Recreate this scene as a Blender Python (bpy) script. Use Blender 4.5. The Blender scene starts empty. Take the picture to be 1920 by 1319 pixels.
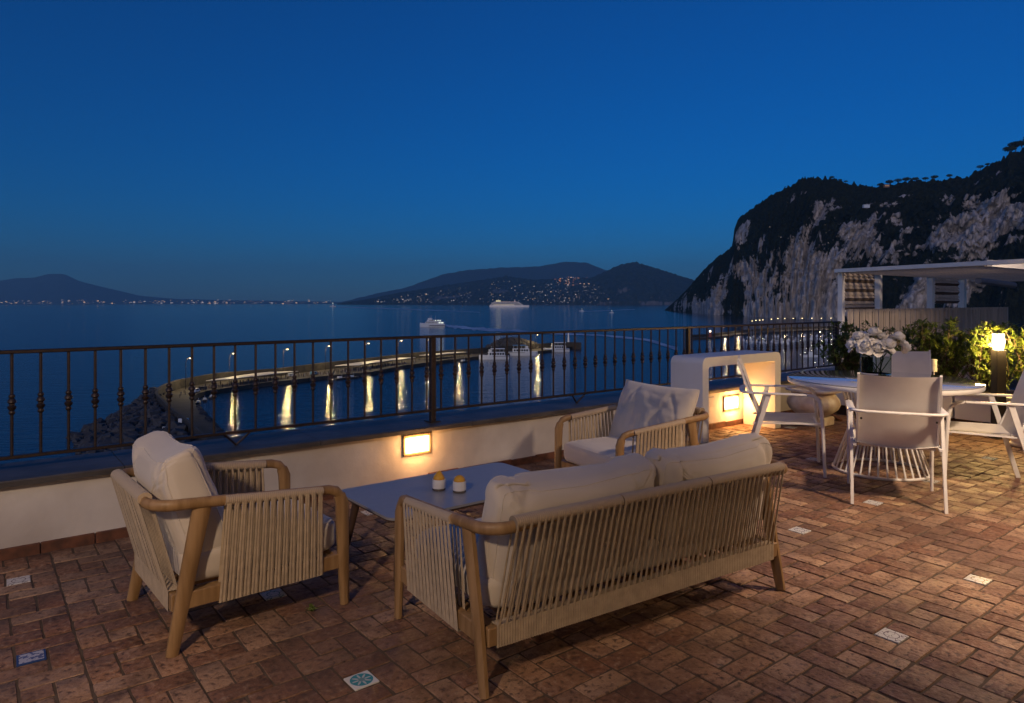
import bpy, math, random
from mathutils import Vector, Matrix, noise
R = math.radians
rnd = random.Random(7)
sc = bpy.context.scene
col = sc.collection
# ------------------------------------------------------------------ camera
FPX, HC, EY = 1300.0, 1.45, 565.5          # focal length in px of a 1920 px wide picture, eye height, eye level row
A = R(52.1)
FX, FY, RX, RY = math.cos(A), math.sin(A), math.sin(A), -math.cos(A)
cd = bpy.data.cameras.new('camera'); cam = bpy.data.objects.new('camera', cd); col.objects.link(cam)
cam.location = (0, 0, HC); cam.rotation_euler = (R(90), 0, R(-37.9))
cd.sensor_fit = 'HORIZONTAL'; cd.sensor_width = 36; cd.lens = 36*FPX/1920
cd.shift_y = -(659.5-EY)/1920; cd.clip_start = .05; cd.clip_end = 90000
sc.camera = cam
# ------------------------------------------------------------------ world
w = bpy.data.worlds.new('World'); sc.world = w; w.use_nodes = True
nt = w.node_tree; bg = nt.nodes['Background']
sky = nt.nodes.new('ShaderNodeTexSky'); sky.sky_type = 'NISHITA'; sky.sun_disc = False
sky.sun_elevation = R(8); sky.sun_rotation = R(250); sky.altitude = 0
sky.air_density = 1.0; sky.dust_density = .3; sky.ozone_density = 10
SKYTINT = (1, 1, 1, 1)
mx = nt.nodes.new('ShaderNodeMix'); mx.data_type = 'RGBA'; mx.blend_type = 'MULTIPLY'
mx.inputs[0].default_value = 1; mx.inputs[7].default_value = SKYTINT
nt.links.new(sky.outputs[0], mx.inputs[6]); nt.links.new(mx.outputs[2], bg.inputs[0])
bg.inputs[1].default_value = .100

sc.view_settings.view_transform = 'Standard'; sc.view_settings.look = 'None'
sc.view_settings.exposure = 0; sc.view_settings.gamma = 1; sc.view_settings.use_curve_mapping = False
cy = sc.cycles
cy.use_denoising = True; cy.max_bounces = 6; cy.diffuse_bounces = 3; cy.glossy_bounces = 3
cy.transmission_bounces = 6; cy.transparent_max_bounces = 12; cy.volume_bounces = 0
cy.sample_clamp_indirect = 3; cy.caustics_reflective = False; cy.caustics_refractive = False
SPOTS = ((-1.6,.25,-.1,2.9,370,86),(2.2,.2,2.4,2.5,5,75),(4.9,.30,5.0,1.6,540,105),(10.4,.3,12.4,5.4,680,62))  # unseen spots added for warm light: place, aim, power, cone
HOUSE_W = 55.0        # lit house wall lamps behind the camera
HAZE = 3.2e-5
sl = bpy.data.lights.new('afterglow', 'SUN'); sl.energy = .72; sl.angle = R(35); sl.color = (1,.80,.72)   # last glow of the western sky
so = bpy.data.objects.new('sun', sl); col.objects.link(so); so.rotation_euler = (R(76), 0, math.atan2(.62, .78)-R(90))
# ------------------------------------------------------------------ helpers
ER = 6.371e6; SL = -45.0
def P(px, py, z=0.0):
    d = FPX*(HC-z)/(py-EY); l = (px-960)/FPX*d
    return Vector((FX*d+RX*l, FY*d+RY*l, z))
def PD(px, d, z=0.0):
    l = (px-960)/FPX*d
    return Vector((FX*d+RX*l, FY*d+RY*l, z))
def ZAT(py, d): return HC-(py-EY)/FPX*d
def sea_z(x, y): return SL-(x*x+y*y)/(2*ER)
def S(px, py):
    t = (px-960)/FPX; k = (1+t*t)/(2*ER); b = (py-EY)/FPX; c = HC-SL
    disc = max(0, b*b-4*k*c); d = (b-math.sqrt(disc))/(2*k)
    v = PD(px, d); v.z = sea_z(v.x, v.y); return v
class MB:
    def __init__(s): s.v = []; s.f = []; s.m = []; s.c = []; s.cur = 0
    def add(s, vs, fs, M=None):
        n = len(s.v)
        s.v += [tuple(M @ Vector(p)) if M else tuple(p) for p in vs]
        for f in fs: s.f.append([i+n for i in f]); s.m.append(s.cur)
    def box(s, x0, x1, y0, y1, z0, z1, M=None, b=0.0):
        if b <= 0:
            s.add([(x0,y0,z0),(x1,y0,z0),(x1,y1,z0),(x0,y1,z0),(x0,y0,z1),(x1,y0,z1),(x1,y1,z1),(x0,y1,z1)],
                  [(0,3,2,1),(4,5,6,7),(0,1,5,4),(1,2,6,5),(2,3,7,6),(3,0,4,7)], M); return
        vs = []; xs = (x0, x1); ys = (y0, y1); zs = (z0, z1)
        for iz in (0, 1):
            for iy in (0, 1):
                for ix in (0, 1):
                    X, Y, Z = xs[ix], ys[iy], zs[iz]
                    sx, sy, sz = (1-2*ix)*b, (1-2*iy)*b, (1-2*iz)*b
                    vs += [(X, Y+sy, Z+sz), (X+sx, Y, Z+sz), (X+sx, Y+sy, Z)]
        g = lambda ix, iy, iz, k: (iz*4+iy*2+ix)*3+k
        fs = [(g(0,0,0,0),g(0,0,1,0),g(0,1,1,0),g(0,1,0,0)), (g(1,0,0,0),g(1,1,0,0),g(1,1,1,0),g(1,0,1,0)),
              (g(0,0,0,1),g(1,0,0,1),g(1,0,1,1),g(0,0,1,1)), (g(0,1,0,1),g(0,1,1,1),g(1,1,1,1),g(1,1,0,1)),
              (g(0,0,0,2),g(0,1,0,2),g(1,1,0,2),g(1,0,0,2)), (g(0,0,1,2),g(1,0,1,2),g(1,1,1,2),g(0,1,1,2))]
        for iy in (0, 1):
            for iz in (0, 1): fs.append((g(0,iy,iz,1),g(1,iy,iz,1),g(1,iy,iz,2),g(0,iy,iz,2)))
        for ix in (0, 1):
            for iz in (0, 1): fs.append((g(ix,0,iz,0),g(ix,1,iz,0),g(ix,1,iz,2),g(ix,0,iz,2)))
            for iy in (0, 1): fs.append((g(ix,iy,0,0),g(ix,iy,1,0),g(ix,iy,1,1),g(ix,iy,0,1)))
            for iy in (0, 1):
                for iz in (0, 1): fs.append((g(ix,iy,iz,0),g(ix,iy,iz,1),g(ix,iy,iz,2)))
        s.add(vs, fs, M)
    def tube(s, pts, r, n=8, rb=None, closed=False, up=None, M=None, cap=True):
        """tube along pts; r = radius or list; rb = second radius (flattened), up = reference direction of rb"""
        pts = [Vector(p) for p in pts]; N = len(pts); vs = []; fs = []
        up = Vector(up) if up else None; prev = None
        for i, p in enumerate(pts):
            if closed: t = pts[(i+1) % N]-pts[i-1]
            else: t = pts[min(i+1, N-1)]-pts[max(i-1, 0)]
            t.normalize()
            if up is not None: ref = up
            else: ref = prev if prev is not None else (Vector((0,0,1)) if abs(t.z) < .9 else Vector((1,0,0)))
            a = ref-t*ref.dot(t)
            if a.length < 1e-6: a = t.orthogonal()
            a.normalize(); prev = a; bb = t.cross(a)
            ra = r[i] if isinstance(r, (list, tuple)) else r
            rc = (rb[i] if isinstance(rb, (list, tuple)) else rb) if rb is not None else ra
            for k in range(n):
                an = 2*math.pi*(k+.5)/n
                vs.append(p+a*math.cos(an)*rc+bb*math.sin(an)*ra)
        L = N if closed else N-1
        for i in range(L):
            j = (i+1) % N
            for k in range(n):
                k2 = (k+1) % n; fs.append((i*n+k, i*n+k2, j*n+k2, j*n+k))
        if not closed and cap:
            fs.append(tuple(range(n-1, -1, -1))); fs.append(tuple((N-1)*n+k for k in range(n)))
        s.add(vs, fs, M)
    def lathe(s, prof, n=24, M=None, rib=None):
        vs = []; fs = []
        for (r, z) in prof:
            for k in range(n):
                a = 2*math.pi*k/n; rr = r*(1+(rib(a, z) if rib else 0))
                vs.append((rr*math.cos(a), rr*math.sin(a), z))
        for i in range(len(prof)-1):
            for k in range(n):
                k2 = (k+1) % n; fs.append((i*n+k, i*n+k2, (i+1)*n+k2, (i+1)*n+k))
        fs.append(tuple(range(n-1, -1, -1))); fs.append(tuple((len(prof)-1)*n+k for k in range(n)))
        s.add(vs, fs, M)
    def prism(s, pts, z0, z1, M=None):
        n = len(pts)
        s.add([(x,y,z0) for x,y in pts]+[(x,y,z1) for x,y in pts],
              [tuple(range(n-1,-1,-1)), tuple(range(n,2*n))]+[(i,(i+1)%n,n+(i+1)%n,n+i) for i in range(n)], M)
    def mesh(s, name, mats, smooth=False, angle=40):
        me = bpy.data.meshes.new(name); me.from_pydata(s.v, [], s.f)
        if not isinstance(mats, (list, tuple)): mats = [mats]
        for m in mats: me.materials.append(m)
        if len(mats) > 1: me.polygons.foreach_set('material_index', s.m)
        if smooth:
            me.polygons.foreach_set('use_smooth', [True]*len(s.f))
            try: me.set_sharp_from_angle(angle=R(angle))
            except Exception: pass
        me.update(); return me
    def build(s, name, mats, parent=None, smooth=False, angle=40, loc=None):
        return link(name, s.mesh(name, mats, smooth, angle), parent, loc)
def link(name, me, parent=None, loc=None, rz=0):
    o = bpy.data.objects.new(name, me); col.objects.link(o)
    if parent: o.parent = parent
    if loc is not None: o.location = loc
    if rz: o.rotation_euler.z = rz
    return o
def tag(o, label=None, cat=None, group=None, kind=None):
    if label: o['label'] = label
    if cat: o['category'] = cat
    if group: o['group'] = group
    if kind: o['kind'] = kind
    return o
def thing(name, loc, rz, label, cat, group=None):
    o = bpy.data.objects.new(name, None); col.objects.link(o); o.empty_display_size = .1
    o.location = loc; o.rotation_euler.z = rz
    return tag(o, label, cat, group)
KIDS = {}
def copy_tree(o, parent=None):
    c = o.copy(); col.objects.link(c); c.parent = parent
    for ch in list(o.children): copy_tree(ch, c)
    return c
def TR(x, y, z, rz=0, s=1): return Matrix.Translation((x, y, z)) @ Matrix.Rotation(rz, 4, 'Z') @ Matrix.Scale(s, 4)
def nz(x, y, z=0, o=4): return noise.fractal((x, y, z), 1.0, 2.0, o, noise_basis='PERLIN_ORIGINAL')
ORD = ['first','second','third','fourth','fifth','sixth','seventh','eighth','ninth','tenth','eleventh','twelfth','thirteenth','fourteenth','fifteenth','sixteenth','seventeenth','eighteenth','nineteenth','twentieth']
# ------------------------------------------------------------------ materials
def mat(name, c, rough=.6, metal=0, spec=.5, var=None, vs=5.0, vc=None, bump=0, bs=40.0, dist=.005, stretch=(1,1,1),
        tr=0, emit=None, es=0, sub=0, coord='Object', rnd_v=0, sheen=0, detail=4, coat=0):
    m = bpy.data.materials.new(name); m.use_nodes = True; t = m.node_tree; n = t.nodes; L = t.links
    b = n['Principled BSDF']; b.inputs['Base Color'].default_value = (*c, 1)
    b.inputs['Roughness'].default_value = rough; b.inputs['Metallic'].default_value = metal
    b.inputs['Specular IOR Level'].default_value = spec; b.inputs['Transmission Weight'].default_value = tr
    b.inputs['Sheen Weight'].default_value = sheen; b.inputs['Coat Weight'].default_value = coat
    if emit: b.inputs['Emission Color'].default_value = (*emit, 1); b.inputs['Emission Strength'].default_value = es
    if var or bump or rnd_v:
        tc = n.new('ShaderNodeTexCoord'); mp = n.new('ShaderNodeMapping'); mp.inputs['Scale'].default_value = stretch
        L.new(tc.outputs[coord], mp.inputs['Vector'])
    last = None
    if var:
        ns = n.new('ShaderNodeTexNoise'); ns.inputs['Scale'].default_value = vs; ns.inputs['Detail'].default_value = detail
        L.new(mp.outputs[0], ns.inputs['Vector'])
        mr = n.new('ShaderNodeMapRange'); mr.inputs[1].default_value = .35; mr.inputs[2].default_value = .65
        L.new(ns.outputs[0], mr.inputs[0])
        mi = n.new('ShaderNodeMix'); mi.data_type = 'RGBA'
        mi.inputs[6].default_value = (*c, 1); mi.inputs[7].default_value = (*(vc or [x*(1-var) for x in c]), 1)
        L.new(mr.outputs[0], mi.inputs[0]); last = mi.outputs[2]
        L.new(last, b.inputs['Base Color'])
    if rnd_v:
        oi = n.new('ShaderNodeObjectInfo'); hv = n.new('ShaderNodeHueSaturation')
        mr2 = n.new('ShaderNodeMapRange'); mr2.inputs[3].default_value = 1-rnd_v; mr2.inputs[4].default_value = 1+rnd_v
        L.new(oi.outputs['Random'], mr2.inputs[0]); L.new(mr2.outputs[0], hv.inputs['Value'])
        if last: L.new(last, hv.inputs['Color'])
        else: hv.inputs['Color'].default_value = (*c, 1)
        L.new(hv.outputs[0], b.inputs['Base Color'])
    if bump:
        nb = n.new('ShaderNodeTexNoise'); nb.inputs['Scale'].default_value = bs; nb.inputs['Detail'].default_value = 5
        L.new(mp.outputs[0], nb.inputs['Vector'])
        bp = n.new('ShaderNodeBump'); bp.inputs['Strength'].default_value = bump; bp.inputs['Distance'].default_value = dist
        L.new(nb.outputs[0], bp.inputs['Height']); L.new(bp.outputs[0], b.inputs['Normal'])
    m.cycles.emission_sampling = 'NONE' if not emit else 'AUTO'
    return m
def glow(name, c, s, sample=False):
    m = mat(name, (.02,.02,.02), emit=c, es=s); m.cycles.emission_sampling = 'AUTO' if sample else 'NONE'; return m
M = {}
M['wood'] = mat('teak wood', (.33,.205,.095), .5, var=.3, vs=6, vc=(.23,.135,.055), bump=.25, bs=60, dist=.001, stretch=(6,6,.7))
M['rope'] = mat('beige rope', (.45,.355,.24), .85, var=.2, vs=30, bump=.7, bs=900, dist=.0015, rnd_v=.07, sheen=.2)
M['wrap'] = mat('wrapped rope', (.36,.27,.175), .85, sheen=.2)
M['cush'] = mat('cream cushion fabric', (.60,.54,.465), .9, var=.1, vs=3, bump=.35, bs=500, dist=.001, sheen=.35)
M['plaster'] = mat('white wall plaster', (.66,.64,.62), .85, var=.25, vs=1.6, vc=(.47,.44,.42), bump=.8, bs=7, dist=.012, detail=12)
M['coping'] = mat('grey wall coping', (.085,.08,.08), .5, var=.4, vs=4, vc=(.045,.042,.042), bump=.4, bs=14, dist=.01)
M['iron'] = mat('dark brown iron', (.052,.037,.033), .45, metal=.5, var=.3, vs=30, bump=.3, bs=90, dist=.001)
M['white'] = mat('white painted metal', (.80,.79,.77), .35, var=.06, vs=8, coat=.15)
M['sling'] = mat('white mesh sling fabric', (.72,.69,.64), .75, bump=.5, bs=700, dist=.0008, var=.08, vs=9)
M['console'] = mat('white console lacquer', (.76,.75,.73), .5, var=.05, vs=4)
M['terra'] = mat('terracotta skirting', (.16,.062,.034), .6, var=.5, vs=16, vc=(.08,.035,.022), bump=.5, bs=50, dist=.004)
M['black'] = mat('black powder coat', (.02,.018,.018), .5)
M['urn'] = mat('weathered white ceramic', (.74,.71,.67), .5, var=.35, vs=5, vc=(.42,.33,.27), bump=.4, bs=25, dist=.003)
M['ctop'] = mat('blue grey table top', (.30,.31,.34), .3, var=.06, vs=30)
M['cleg'] = mat('dark brown table leg', (.07,.04,.028), .5)
M['lemon'] = mat('lemon peel', (.62,.33,.02), .45, bump=.5, bs=160, dist=.002)
M['tum'] = mat('white tumbler band', (.72,.72,.72), .3)
M['glass'] = mat('clear glass', (1,1,1), .02, tr=1); M['glass'].node_tree.nodes['Principled BSDF'].inputs['IOR'].default_value = 1.12
M['gtop'] = mat('pale glass table top', (.42,.44,.47), .03, coat=1, spec=.9)
M['petal'] = mat('white petal', (.84,.83,.82), .6, var=.1, vs=25, vc=(.78,.74,.66), rnd_v=.06)
M['heart'] = mat('yellow green petal base', (.50,.52,.08), .6)
M['stem'] = mat('green stem', (.06,.13,.03), .5)
M['leaf'] = mat('green leaf', (.09,.145,.028), .35, var=.5, vs=9, vc=(.17,.21,.04), spec=.6)
M['leafd'] = mat('dark green leaf', (.05,.08,.02), .4, var=.5, vs=9, vc=(.08,.12,.03))
for k_ in ('leaf', 'leafd'):
    t_ = M[k_].node_tree; b_ = t_.nodes['Principled BSDF']; tl = t_.nodes.new('ShaderNodeBsdfTranslucent'); ms = t_.nodes.new('ShaderNodeMixShader'); ms.inputs[0].default_value = .35
    tl.inputs[0].default_value = (.22,.30,.04,1); t_.links.new(b_.outputs[0], ms.inputs[1]); t_.links.new(tl.outputs[0], ms.inputs[2]); t_.links.new(ms.outputs[0], t_.nodes['Material Output'].inputs['Surface'])
M['bark'] = mat('brown stem', (.09,.06,.04), .8)
M['reed'] = mat('pale reed fabric', (.60,.52,.44), .85, var=.25, vs=2.5, stretch=(9,9,.6), rnd_v=.1)
M['reedb'] = mat('dark reed fabric', (.13,.10,.085), .85, rnd_v=.1)  # dark tone gives the fence folds their shade; also on some shutter slats
M['lampw'] = glow('lit warm diffuser', (1,.62,.22), 7.5)
M['lampb'] = glow('lit white diffuser', (1,.74,.38), 6)
M['concrete'] = mat('weathered quay concrete', (.06,.05,.043), .85, var=.5, vs=.12, vc=(.03,.026,.022), bump=.5, bs=.6, dist=.3, detail=8)
M['stonew'] = mat('dark stone wall', (.05,.042,.037), .9, var=.5, vs=.4, vc=(.025,.022,.02), bump=.6, bs=.8, dist=.3, detail=8)
M['rock'] = mat('breakwater rock', (.07,.065,.065), .8, var=.4, vs=.5, bump=.5, bs=1.5, dist=.3)
M['boat'] = mat('white boat paint', (.68,.70,.72), .5)
M['bwin'] = mat('dark boat window', (.01,.012,.02), .1)
M['bblue'] = mat('blue canopy', (.10,.25,.42), .6)
M['boatdk'] = mat('dark hull paint', (.03,.03,.035), .6)
M['person'] = mat('dark clothes', (.03,.03,.035), .9)
M['canopy'] = mat('pale canopy roof', (.5,.47,.42), .5)
M['glit'] = glow('warm boat light', (1,.72,.40), 3)
M['glitw'] = glow('white boat light', (.9,1,.85), 1.1)
M['red'] = mat('red paint', (.5,.04,.02), .5)
M['mortar'] = mat('grey brown mortar', (.11,.078,.055), .95, var=.4, vs=12, bump=.6, bs=60, dist=.004)
M['cream'] = mat('cream house wall', (.5,.44,.36), .9)

def brick_mat():
    m = bpy.data.materials.new('terracotta brick'); m.use_nodes = True; t = m.node_tree; n = t.nodes; L = t.links
    b = n['Principled BSDF']; ge = n.new('ShaderNodeNewGeometry'); oi = n.new('ShaderNodeObjectInfo')
    at = n.new('ShaderNodeAttribute'); at.attribute_name = 'tint'
    def N(scale, det=5, dim=None):
        x = n.new('ShaderNodeTexNoise'); x.inputs['Scale'].default_value = scale; x.inputs['Detail'].default_value = det
        L.new(ge.outputs['Position'], x.inputs['Vector']); return x
    ad = n.new('ShaderNodeMath'); ad.operation = 'ADD'; L.new(at.outputs['Fac'], ad.inputs[0]); L.new(oi.outputs['Random'], ad.inputs[1])
    fr = n.new('ShaderNodeMath'); fr.operation = 'FRACT'; L.new(ad.outputs[0], fr.inputs[0])
    cr = n.new('ShaderNodeValToRGB'); e = cr.color_ramp
    e.elements[0].color = (.24,.118,.066,1); e.elements[1].color = (.40,.245,.15,1)
    for p, c in ((.22,(.20,.092,.052,1)), (.42,(.34,.19,.11,1)), (.62,(.27,.15,.092,1)), (.82,(.43,.27,.17,1))):
        x = e.elements.new(p); x.color = c
    L.new(fr.outputs[0], cr.inputs[0])
    a1 = N(7, 8); a2 = N(38, 6); a3 = N(1.2, 3)
    def mix(fac, c1, c2s, mode='MIX'):
        x = n.new('ShaderNodeMix'); x.data_type = 'RGBA'; x.blend_type = mode
        L.new(fac, x.inputs[0]); L.new(c1, x.inputs[6])
        if isinstance(c2s, tuple): x.inputs[7].default_value = c2s
        else: L.new(c2s, x.inputs[7])
        return x.outputs[2]
    def rng(src, a, b_, c=0, d=1):
        x = n.new('ShaderNodeMapRange'); L.new(src, x.inputs[0])
        for i, v in zip((1,2,3,4), (a,b_,c,d)): x.inputs[i].default_value = v
        return x.outputs[0]
    c = mix(rng(a1.outputs[0], .48, .66, 0, .7), cr.outputs[0], (.15,.072,.042,1))
    c = mix(rng(a2.outputs[0], .54, .70, 0, .6), c, (.42,.29,.20,1))
    c = mix(rng(a2.outputs[0], .46, .34, 0, .85), c, (.06,.034,.024,1))
    c = mix(rng(a3.outputs[0], .42, .60, 0, .55), c, (.10,.06,.042,1))
    a4 = N(120, 3); c = mix(rng(a4.outputs[0], .58, .68, 0, .5), c, (.06,.035,.026,1))
    sp = n.new('ShaderNodeTexVoronoi'); sp.inputs['Scale'].default_value = 30; L.new(ge.outputs['Position'], sp.inputs['Vector'])
    pit = rng(sp.outputs['Distance'], .10, .05, 0, .85)
    c = mix(pit, c, (.018,.012,.01,1))
    L.new(c, b.inputs['Base Color'])
    L.new(rng(a1.outputs[0], .3, .7, .42, .75), b.inputs['Roughness']); b.inputs['Specular IOR Level'].default_value = .5
    m1 = n.new('ShaderNodeMath'); m1.operation = 'ADD'; L.new(a2.outputs[0], m1.inputs[0])
    m2 = n.new('ShaderNodeMath'); m2.operation = 'MULTIPLY'; L.new(pit, m2.inputs[0]); m2.inputs[1].default_value = -.5
    L.new(m2.outputs[0], m1.inputs[1])
    m3 = n.new('ShaderNodeMath'); m3.operation = 'ADD'; L.new(m1.outputs[0], m3.inputs[0]); L.new(a1.outputs[0], m3.inputs[1])
    bp = n.new('ShaderNodeBump'); bp.inputs['Strength'].default_value = 1.0; bp.inputs['Distance'].default_value = .009
    L.new(m3.outputs[0], bp.inputs['Height']); L.new(bp.outputs[0], b.inputs['Normal'])
    return m
M['brick'] = brick_mat()

def wrap_mat(m, scale=55):
    """fine ring grooves of wound rope, running round the bar: uses the mesh attribute 'along'"""
    t = m.node_tree; n = t.nodes; L = t.links; b = n['Principled BSDF']
    at = n.new('ShaderNodeAttribute'); at.attribute_name = 'along'
    mu = n.new('ShaderNodeMath'); mu.operation = 'MULTIPLY'; mu.inputs[1].default_value = 2*math.pi*scale; L.new(at.outputs['Fac'], mu.inputs[0])
    si = n.new('ShaderNodeMath'); si.operation = 'SINE'; L.new(mu.outputs[0], si.inputs[0])
    ab = n.new('ShaderNodeMath'); ab.operation = 'ABSOLUTE'; L.new(si.outputs[0], ab.inputs[0])
    pw = n.new('ShaderNodeMath'); pw.operation = 'POWER'; pw.inputs[1].default_value = .35; L.new(ab.outputs[0], pw.inputs[0])
    bp = n.new('ShaderNodeBump'); bp.inputs['Strength'].default_value = .8; bp.inputs['Distance'].default_value = .003
    L.new(pw.outputs[0], bp.inputs['Height']); L.new(bp.outputs[0], b.inputs['Normal'])
    mi = n.new('ShaderNodeMix'); mi.data_type = 'RGBA'; mi.inputs[6].default_value = (.25,.19,.125,1); mi.inputs[7].default_value = (.46,.36,.25,1)
    L.new(pw.outputs[0], mi.inputs[0]); L.new(mi.outputs[2], b.inputs['Base Color'])
wrap_mat(M['wrap'])
def along_attr(me, fn):
    a = me.attributes.new('along', 'FLOAT', 'POINT')
    a.data.foreach_set('value', [fn(v.co) for v in me.vertices])

def tile_mat(kind):
    m = bpy.data.materials.new('painted ceramic '+kind); m.use_nodes = True; t = m.node_tree; n = t.nodes; L = t.links
    b = n['Principled BSDF']; b.inputs['Roughness'].default_value = .18
    tc = n.new('ShaderNodeTexCoord'); sx = n.new('ShaderNodeSeparateXYZ'); L.new(tc.outputs['Object'], sx.inputs[0])
    def ma(op, a, b_=None):
        x = n.new('ShaderNodeMath'); x.operation = op
        for i, v in enumerate((a, b_)):
            if v is None: continue
            if isinstance(v, (int, float)): x.inputs[i].default_value = v
            else: L.new(v, x.inputs[i])
        return x.outputs[0]
    X, Y = sx.outputs[0], sx.outputs[1]
    r = ma('SQRT', ma('ADD', ma('MULTIPLY', X, X), ma('MULTIPLY', Y, Y)))
    an = ma('ARCTAN2', Y, X)
    def mixc(f, c1, c2):
        x = n.new('ShaderNodeMix'); x.data_type = 'RGBA'; L.new(f, x.inputs[0])
        for i, c in ((6, c1), (7, c2)):
            if isinstance(c, tuple): x.inputs[i].default_value = c
            else: L.new(c, x.inputs[i])
        return x.outputs[2]
    wht = (.60,.60,.58,1)
    if kind == 'sun':
        star = ma('LESS_THAN', r, ma('ADD', .022, ma('MULTIPLY', .017, ma('COSINE', ma('MULTIPLY', an, 8.0)))))
        face = ma('LESS_THAN', r, .013)
        c = mixc(ma('LESS_THAN', r, .044), wht, (.05,.24,.27,1))
        c = mixc(star, c, (.42,.45,.42,1)); c = mixc(face, c, (.14,.26,.26,1))
    elif kind == 'frame':
        ed = ma('GREATER_THAN', ma('MAXIMUM', ma('ABSOLUTE', X), ma('ABSOLUTE', Y)), .042)
        wv = n.new('ShaderNodeTexNoise'); wv.inputs['Scale'].default_value = 45; L.new(tc.outputs['Object'], wv.inputs[0])
        c = mixc(ma('GREATER_THAN', wv.outputs[0], .53), (.42,.43,.5,1), (.10,.12,.24,1))
        c = mixc(ed, c, (.03,.06,.17,1))
    else:
        wv = n.new('ShaderNodeTexNoise'); wv.inputs['Scale'].default_value = 26; wv.inputs['Detail'].default_value = 1; L.new(tc.outputs['Object'], wv.inputs[0])
        d = ma('ABSOLUTE', ma('SUBTRACT', wv.outputs[0], .5))
        col2 = {'grey': (.2,.17,.19,1), 'teal': (.07,.2,.2,1), 'ochre': (.3,.22,.1,1)}[kind]
        c = mixc(ma('LESS_THAN', d, .016), wht, col2)
        c = mixc(ma('LESS_THAN', ma('ABSOLUTE', ma('SUBTRACT', r, .03)), .0022), c, col2)
    L.new(c, b.inputs['Base Color']); return m
TM = {k: tile_mat(k) for k in ('sun', 'frame', 'grey', 'teal', 'ochre')}

def sea_mat():
    m = bpy.data.materials.new('dark sea water'); m.use_nodes = True; t = m.node_tree; n = t.nodes; L = t.links
    b = n['Principled BSDF']; b.inputs['Base Color'].default_value = (.002,.018,.055,1)
    b.inputs['Roughness'].default_value = .06; b.inputs['IOR'].default_value = 1.33
    ge = n.new('ShaderNodeNewGeometry')
    mp = n.new('ShaderNodeMapping'); mp.vector_type = 'TEXTURE'; mp.inputs['Scale'].default_value = (1, 5.5, 1); mp.inputs['Rotation'].default_value = (0,0,A+R(12)); L.new(ge.outputs['Position'], mp.inputs[0])
    a = n.new('ShaderNodeTexNoise'); a.inputs['Scale'].default_value = .30; a.inputs['Detail'].default_value = 5; a.inputs['Roughness'].default_value = .6; L.new(mp.outputs[0], a.inputs[0])
    c = n.new('ShaderNodeTexNoise'); c.inputs['Scale'].default_value = 1.1; c.inputs['Detail'].default_value = 3; L.new(mp.outputs[0], c.inputs[0])
    b1 = n.new('ShaderNodeBump'); b1.inputs['Strength'].default_value = 1; b1.inputs['Distance'].default_value = SEA_B1; L.new(a.outputs[0], b1.inputs['Height'])
    b2 = n.new('ShaderNodeBump'); b2.inputs['Strength'].default_value = 1; b2.inputs['Distance'].default_value = SEA_B2; L.new(c.outputs[0], b2.inputs['Height'])
    L.new(b1.outputs[0], b2.inputs['Normal']); L.new(b2.outputs[0], b.inputs['Normal'])
    return m
SEA_B1, SEA_B2 = .70, .14
M['sea'] = sea_mat()
M['foam'] = mat('wake foam', (.85,.88,.9), .6, var=.7, vs=.03, vc=(.3,.36,.42), detail=8)

def cliff_mat(name, rockc, vegc, vs, thr=.5, size=1.0):
    m = bpy.data.materials.new(name); m.use_nodes = True; t = m.node_tree; n = t.nodes; L = t.links
    b = n['Principled BSDF']; b.inputs['Roughness'].default_value = .95; b.inputs['Specular IOR Level'].default_value = .1
    ge = n.new('ShaderNodeNewGeometry'); at = n.new('ShaderNodeAttribute'); at.attribute_name = 'rocky'
    def N(sc_, det, zs=1.0):
        mp = n.new('ShaderNodeMapping'); mp.inputs['Scale'].default_value = (sc_, sc_, sc_*zs); L.new(ge.outputs['Position'], mp.inputs[0])
        x = n.new('ShaderNodeTexNoise'); x.inputs['Scale'].default_value = 1; x.inputs['Detail'].default_value = det; x.inputs['Roughness'].default_value = .62; L.new(mp.outputs[0], x.inputs[0]); return x.outputs[0]
    def rng(src, a, b_, c=0, d=1):
        x = n.new('ShaderNodeMapRange'); L.new(src, x.inputs[0])
        for i, v in zip((1,2,3,4), (a,b_,c,d)): x.inputs[i].default_value = v
        return x.outputs[0]
    s1 = N(.0085*size, 12, .8); s2 = N(.075*size, 8, .30)
    ad = n.new('ShaderNodeMath'); ad.operation = 'ADD'; L.new(at.outputs['Fac'], ad.inputs[0])
    sc_ = rng(s1, .3, .7, -.5, .5); L.new(sc_, ad.inputs[1])
    mask = rng(ad.outputs[0], thr-.04, thr+.05)
    mi0 = n.new('ShaderNodeMix'); mi0.data_type = 'RGBA'; mi0.inputs[6].default_value = (*rockc, 1); mi0.inputs[7].default_value = (*[x*.42 for x in rockc], 1); L.new(rng(s2, .42, .62), mi0.inputs[0])
    v = N(vs, 6)
    mi1 = n.new('ShaderNodeMix'); mi1.data_type = 'RGBA'; mi1.inputs[6].default_value = (*vegc, 1); mi1.inputs[7].default_value = (*[x*.4 for x in vegc], 1); L.new(rng(v, .42, .58), mi1.inputs[0])
    mi = n.new('ShaderNodeMix'); mi.data_type = 'RGBA'; L.new(mask, mi.inputs[0]); L.new(mi1.outputs[2], mi.inputs[6]); L.new(mi0.outputs[2], mi.inputs[7])
    L.new(mi.outputs[2], b.inputs['Base Color'])
    bp = n.new('ShaderNodeBump'); bp.inputs['Strength'].default_value = 1; bp.inputs['Distance'].default_value = 9/size
    ad2 = n.new('ShaderNodeMath'); ad2.operation = 'ADD'; L.new(s2, ad2.inputs[0]); L.new(v, ad2.inputs[1])
    L.new(ad2.outputs[0], bp.inputs['Height']); L.new(bp.outputs[0], b.inputs['Normal'])
    return m
M['cliff'] = cliff_mat('limestone cliff with scrub', (.72,.64,.60), (.028,.030,.015), .14)
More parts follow.
